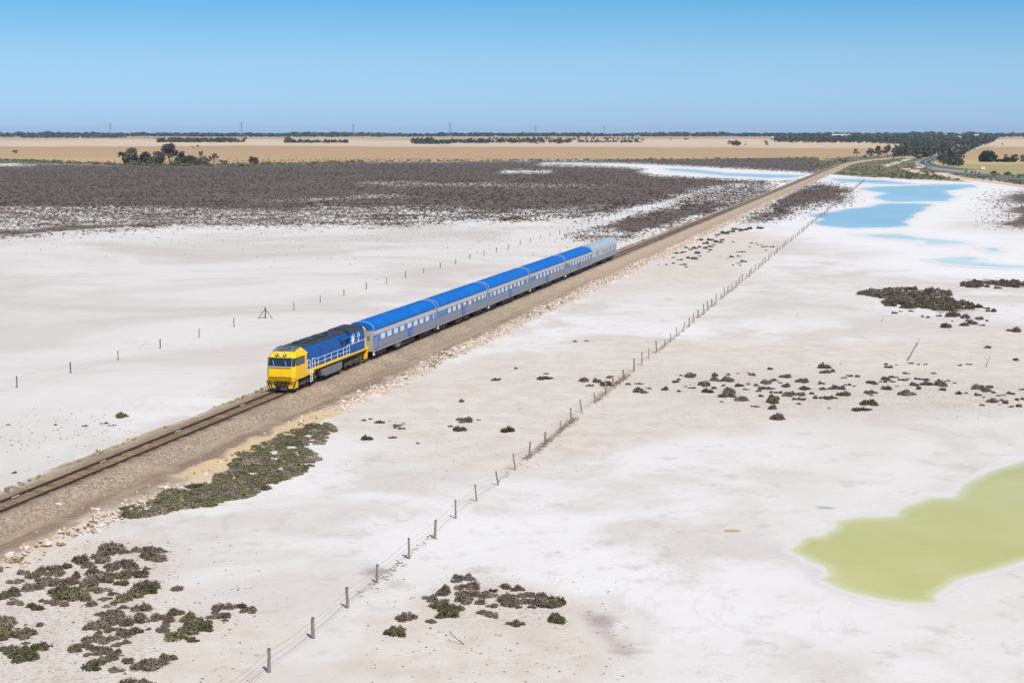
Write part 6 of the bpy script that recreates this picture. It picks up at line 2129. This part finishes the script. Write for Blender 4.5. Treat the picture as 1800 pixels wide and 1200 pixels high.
# ---------------------------------------------------------------- woods that read as one mass
def woods(name, spots, mat, label, rg_, per=46, leafk=.30):
    VV, TT = [], []
    base = []
    for i in range(10):
        Q, t, _ = crown_arrays(np.random.default_rng(900 + i), 1.0, 1.0, .06, 6, per // 6 + 1, leafk * .6, .55, False)
        base.append((Q, t))
    for (x, y, z, w, h) in spots:
        Q, t = base[rg_.integers(0, 10)]
        a = rg_.uniform(0, 6.28); c, s = math.cos(a), math.sin(a)
        VV.append(np.stack([(Q[:, 0] * c - Q[:, 1] * s) * w + x, (Q[:, 0] * s + Q[:, 1] * c) * w + y, Q[:, 2] * h + z], 1))
        TT.append(np.clip(t + rg_.normal(0, .2), 0, 1))
    o = quads_obj(name, np.concatenate(VV), mat, extra={'tone': np.concatenate(TT)})
    return tag(o, label, "woodland", kind="stuff")


def belt(x0, x1, y, h, n, jy=.6, wk=1.0, rg_=None):
    """spots along a row of trees: photograph columns x0..x1 at ground row y, heights about h pixels"""
    out = []
    for i in range(n):
        x = rg_.uniform(x0, x1)
        c = at(x, y + rg_.normal(0, jy))
        k = px_per_m(c)
        hh = max(2.0, h / k * rg_.uniform(.6, 1.15))
        out.append((c.x, c.y, c.z, hh * rg_.uniform(.9, 1.7) * wk, hh))
    return out


rw = np.random.default_rng(33)
woods("shelterbelt", belt(277, 431, 250.2, 7.5, 190, .25, rg_=rw), M_wood_far, "straight dark shelterbelt on the paddock behind the left gum clump", rw)
woods("shelterbelt", belt(500, 612, 251.2, 5.5, 130, .3, rg_=rw) + belt(502, 512, 249.5, 8, 10, .2, rg_=rw), M_wood_far, "long low shelterbelt left of centre, tapering to the right", rw)
sp = belt(727, 760, 252.5, 9.5, 60, .5, rg_=rw) + belt(755, 790, 253.0, 7.5, 40, .4, rg_=rw) + belt(785, 860, 251.5, 7, 85, .5, rg_=rw) + belt(855, 1010, 250.8, 6.5, 110, .8, rg_=rw) + belt(1015, 1128, 250.5, 4.5, 75, .4, rg_=rw) + belt(860, 1130, 246, 5, 70, .8, rg_=rw)
woods("tree_row", sp, M_wood_far, "ragged row of trees across the middle of the far paddocks", rw)
woods("shelterbelt", belt(40, 220, 242.6, 4.5, 170, .3, rg_=rw) + belt(-120, 60, 241.0, 3, 60, .3, rg_=rw), M_wood_far, "dark tree line on the rise at the far left", rw)
# the horizon woods
spots = []
for i in range(4600):
    yy = rw.uniform(5200, 10500)
    xx = rw.uniform(-.42, .42) * yy
    z = float(terrain(xx, yy))
    h = rw.uniform(6, 13) * (1 + .35 * math.sin(xx / 330) * math.sin(xx / 97))
    spots.append((xx, yy, z, h * rw.uniform(1.6, 3.2), h))
woods("horizon_woodland", spots, M_wood_far, "thin blue-grey line of woodland along the whole horizon", rw, 24, .50)
# the wood at the right behind the railway bend
spots = []
WOODR = [(1362, 246), (1480, 244.5), (1600, 244), (1690, 243.5), (1752, 245), (1748, 250), (1716, 262), (1694, 270), (1686, 283), (1689, 293), (1668, 293), (1650, 289), (1643, 281), (1664, 272), (1690, 261), (1676, 262), (1640, 274), (1630, 280), (1600, 279), (1622, 268), (1600, 275), (1580, 279), (1572, 276), (1575, 263), (1590, 255), (1520, 252), (1440, 252), (1362, 251)]
HWX = [(p.x, p.y) for p in hw]
n_ = 0
while n_ < 1500:
    px_, py_ = rw.uniform(1360, 1755), 243.5 + 50 * rw.random() ** 1.9
    if not inside(px_, py_, WOODR): continue
    c = at(px_, py_)
    if min((c.x - a) ** 2 + (c.y - b_) ** 2 for a, b_ in HWX) < 11 ** 2: continue
    h = rw.uniform(4, 9.5) if py_ > 256 else rw.uniform(6, 12)
    if py_ > 280: h = rw.uniform(3, 6.5)
    spots.append((c.x, c.y, c.z, h * rw.uniform(1.0, 1.7), h)); n_ += 1
woods("woodland", spots, M_wood_far, "olive-grey woodland spreading behind the railway bend and the S bend road", rw, 60, .26)
# scrub along the field edge and on the far shore
spots = []
for i in range(520):
    x = rw.uniform(-60, 640)
    y = np.interp(x, [-60, 0, 80, 200, 330, 480, 640], [280, 281, 285, 290, 292.5, 290, 286]) + rw.normal(0, 1.0)
    c = at(x, y); h = rw.uniform(.5, 2.3)
    spots.append((c.x, c.y, c.z, h * rw.uniform(2.0, 3.8), h))
for i in range(120):
    x = rw.uniform(600, 1480)
    c = at(x, np.interp(x, [600, 1000, 1480], [285, 282.5, 278]) + rw.normal(0, .5)); h = rw.uniform(.7, 2.2)
    spots.append((c.x, c.y, c.z, h * rw.uniform(2.0, 3.5), h))
woods("field_edge_scrub", spots, M_shrubg, "fringe of green scrub between the dark heath and the dry paddocks", rw, 48, .24)
spots = []
SC2 = SCRUBG[1]
n_ = 0
while n_ < 700:
    px_, py_ = rw.uniform(1425, 1850), rw.uniform(271, 330)
    if not inside(px_, py_, SC2): continue
    c = at(px_, py_)
    q = (c - ORIGIN).dot(TRK_R)
    s_ = (c - ORIGIN).dot(TRK)
    if s_ < STRAIGHT and abs(q) < 10: continue
    if s_ >= STRAIGHT:
        cc_ = ORIGIN + TRK * STRAIGHT + TRK_R * CURVE_R
        if abs((Vector((c.x, c.y, 0)) - Vector((cc_.x, cc_.y, 0))).length - CURVE_R) < 11: continue
    if min((c.x - p.x) ** 2 + (c.y - p.y) ** 2 for p in hw + hw2) < 13 ** 2: continue
    h = rw.uniform(.4, 1.5)
    spots.append((c.x, c.y, c.z, h * rw.uniform(1.6, 3.0), h)); n_ += 1
woods("shore_scrub", spots, M_shrubg, "grey-green scrub between the salt lake and the highway", rw, 40, .26)

# ---------------------------------------------------------------- power pylons along the horizon
M_steel = paint("galvanised_pylon_steel", (0.30, 0.31, 0.33, 1), 0.6, 0.4, (0.2, 0.2, 0.2), 0.3)


def pylon_mesh(parent):
    H = 46.0
    mb = MB(); r = .20
    def half(z): return 3.6 * (1 - z / H) ** .8 * (z < 30) + 0.8 if z < 30 else .9
    lv = [0, 6, 12, 18, 24, 30, 34, 38, 42, 46]
    for a, b_ in zip(lv[:-1], lv[1:]):
        ha, hb = half(a), half(b_) if b_ < 46 else .25
        ca = [(-ha, -ha), (ha, -ha), (ha, ha), (-ha, ha)]; cb = [(-hb, -hb), (hb, -hb), (hb, hb), (-hb, hb)]
        for i in range(4):
            mb.tube((*ca[i], a), (*cb[i], b_), r, n=4, caps=False)
            mb.tube((*ca[i], a), (*cb[(i + 1) % 4], b_), r * .6, n=4, caps=False)
            mb.tube((*cb[i], b_), (*cb[(i + 1) % 4], b_), r * .6, n=4, caps=False)
    t = mb.build("lattice_mast", M_steel, parent)
    for z, w in ((31, 7.0), (36, 9.0), (41, 6.5)):
        m_ = MB()
        for sx in (-1, 1):
            for sy in (-.8, .8):
                m_.tube((sx * .8, sy, z), (sx * w, 0, z + .6), r * .8, n=4, caps=False)
                m_.tube((sx * .8, sy, z + 2), (sx * w, 0, z + .6), r * .6, n=4, caps=False)
            m_.tube((sx * w, 0, z + .6), (sx * w, 0, z - 2.2), .16, n=5)
        m_.build("cross_arm", M_steel, parent)


pyl = [(206.5, 212, "tallest pylon at the far left of the skyline"), (433, 213, "second pylon from the left on the skyline"), (626, 216, "third pylon from the left on the skyline"), (793, 214, "fourth pylon from the left, over the middle tree row"), (940, 219, "fifth pylon from the left on the skyline"),
       (1059, 221, "sixth pylon from the left, right of centre"), (1173, 226, "seventh pylon from the left on the skyline"), (1258, 229, "eighth pylon, small and distant"), (1338, 228, "ninth pylon, over the left end of the wood"), (1530, 228, "tenth pylon, over the wood behind the railway bend"), (1797, 221, "pylon at the right edge of the skyline")]
proto = None
for x, ytop, lb in pyl:
    h = 238.5 - ytop
    dist = 46 * FOCAL / h
    X = (x - 900) / FOCAL * dist * 1.009
    z = float(terrain(X, dist))
    if proto is None:
        o = empty("pylon", (X, dist, z), .9); pylon_mesh(o); proto = o
    else:
        o = copy_tree(proto); o.location = (X, dist, z)
    tag(o, lb, "pylon", "lattice pylons along the horizon")

# ---------------------------------------------------------------- parked cars, trailer, far roofs
M_car = paint("dark_navy_car_paint", (0.008, 0.010, 0.045, 1), 0.25, 0.2, (0.02, 0.02, 0.04), 0.2)
M_tyre = paint("black_tyre", (0.015, 0.015, 0.016, 1), 0.8)
M_cglass = paint("car_window_glass", (0.03, 0.04, 0.055, 1), 0.06, 0, (0.05, 0.06, 0.07), 0.2)
M_trail = paint("white_trailer_panel", (0.74, 0.70, 0.68, 1), 0.5, 0, (0.6, 0.5, 0.45), 0.2)


def car(px, py, L, label, rz, pickup=False):
    c = at(px, py)
    T = empty("parked_car", c + Vector((0, 0, .12)), rz)
    tag(T, label, "car", "dark cars parked in the dry paddock")
    mb = MB(); h = L / 2
    mb.prism_y([(-h, .35), (-h, .85), (-h + .1, 1.0), (-h * .45, 1.08), (h * .75, 1.1), (h, .95), (h, .35)], -.9, .9)
    mb.build("body", M_car, T)
    mb = MB()
    mb.prism_y([(-h * .42, 1.09), (-h * .12, 1.78), (h * (.25 if pickup else .68), 1.80), (h * (.36 if pickup else .9), 1.11)], -.78, .78)
    g = mb.build("cabin", M_cglass, T)
    mb = MB(); mb.box(-h * .10, h * (.24 if pickup else .66), -.76, .76, 1.805, 1.86, 0, .02); mb.build("cabin_roof", M_car, g)
    for sx in (-.62, .62):
        for sy in (-1, 1):
            w = MB(); w.tube((sx * h, sy * .70, .30), (sx * h, sy * .93, .30), .36, n=16); w.build("wheel", M_tyre, T)
    for sy in (-.6, .6):
        w = MB(); w.box(-h - .03, -h + .02, sy - .18, sy + .18, .68, .84); w.build("headlight", M_lens, T)


car(1746, 305.6, 4.1, "smaller dark navy car left of the other parked dark car", .3)
car(1771.5, 307.2, 5.0, "longer dark navy pickup parked at right of the other dark car", .2, True)
c = at(1727, 299)
T = empty("trailer", c, .1)
tag(T, "small white box trailer standing on the paddock left of the dark cars", "trailer")
mb = MB(); mb.box(-1.6, 1.6, -1.0, 1.0, .55, 2.3, 0, .08); mb.build("box_body", M_trail, T)
for sy in (-1, 1):
    w = MB(); w.tube((0, sy * .85, .35), (0, sy * 1.05, .35), .35, n=14); w.build("wheel", M_tyre, T)
w = MB(); w.tube((-1.6, -.4, .5), (-2.6, 0, .45), .05, n=6); w.tube((-1.6, .4, .5), (-2.6, 0, .45), .05, n=6); w.build("drawbar", M_under, T)

M_roofw = paint("pale_iron_roof", (0.74, 0.74, 0.72, 1), 0.4, 0.2, (0.6, 0.55, 0.5), 0.2)
M_wallc = paint("cream_shed_wall", (0.60, 0.55, 0.47, 1), 0.8)


def shed(px, py, w, d, h, label, rz=0.2):
    c = at(px, py)
    T = empty("farm_shed", c, rz)
    tag(T, label, "shed", "pale farm sheds far behind the wood")
    mb = MB(); mb.box(-w / 2, w / 2, -d / 2, d / 2, -1, h); mb.build("wall", M_wallc, T)
    mb = MB(); mb.prism_x([(-d / 2 - .4, h + .003), (d / 2 + .4, h + .003), (0, h + d * .25)], -w / 2 - .4, w / 2 + .4); mb.build("roof", M_roofw, T)
    mb = MB(); mb.box(-w * .15, w * .15, -d / 2 - .06, -d / 2 - .003, 0, h * .8); mb.build("door", M_vanlow, T)


shed(1684, 247.5, 11, 8, 8, "white-roofed shed poking out of the wood", .5)
shed(1663, 243.6, 11, 8, 10, "left small white shed on the wooded skyline", .2)
shed(1716, 243.8, 12, 8, 10, "right small white shed on the wooded skyline", .1)
shed(1478, 243.6, 46, 14, 7.5, "long pale shed roof above the wood at centre right", .05)
shed(1360, 246.5, 12, 9, 5, "pale shed at the left end of the wood", .3)

# ---------------------------------------------------------------- haze: even thin air around the whole scene
if HAZE > 0:
    mb = MB(); mb.box(-26000, 26000, -300, 16500, -6, 95)
    m = bpy.data.materials.new("thin_air")
    m.use_nodes = True
    nt = m.node_tree
    nt.nodes.remove(nt.nodes['Principled BSDF'])
    pv = nt.nodes.new('ShaderNodeVolumePrincipled')
    pv.inputs['Color'].default_value = (0.66, 0.85, 1.0, 1)
    pv.inputs['Density'].default_value = HAZE
    pv.inputs['Anisotropy'].default_value = 0.0
    nt.links.new(pv.outputs[0], nt.nodes['Material Output'].inputs['Volume'])
    hz = mb.build("haze", m)
    tag(hz, "thin blue air over the far plain", "haze", kind="stuff")
    scene.cycles.volume_bounces = 0
    scene.cycles.volume_max_steps = 64
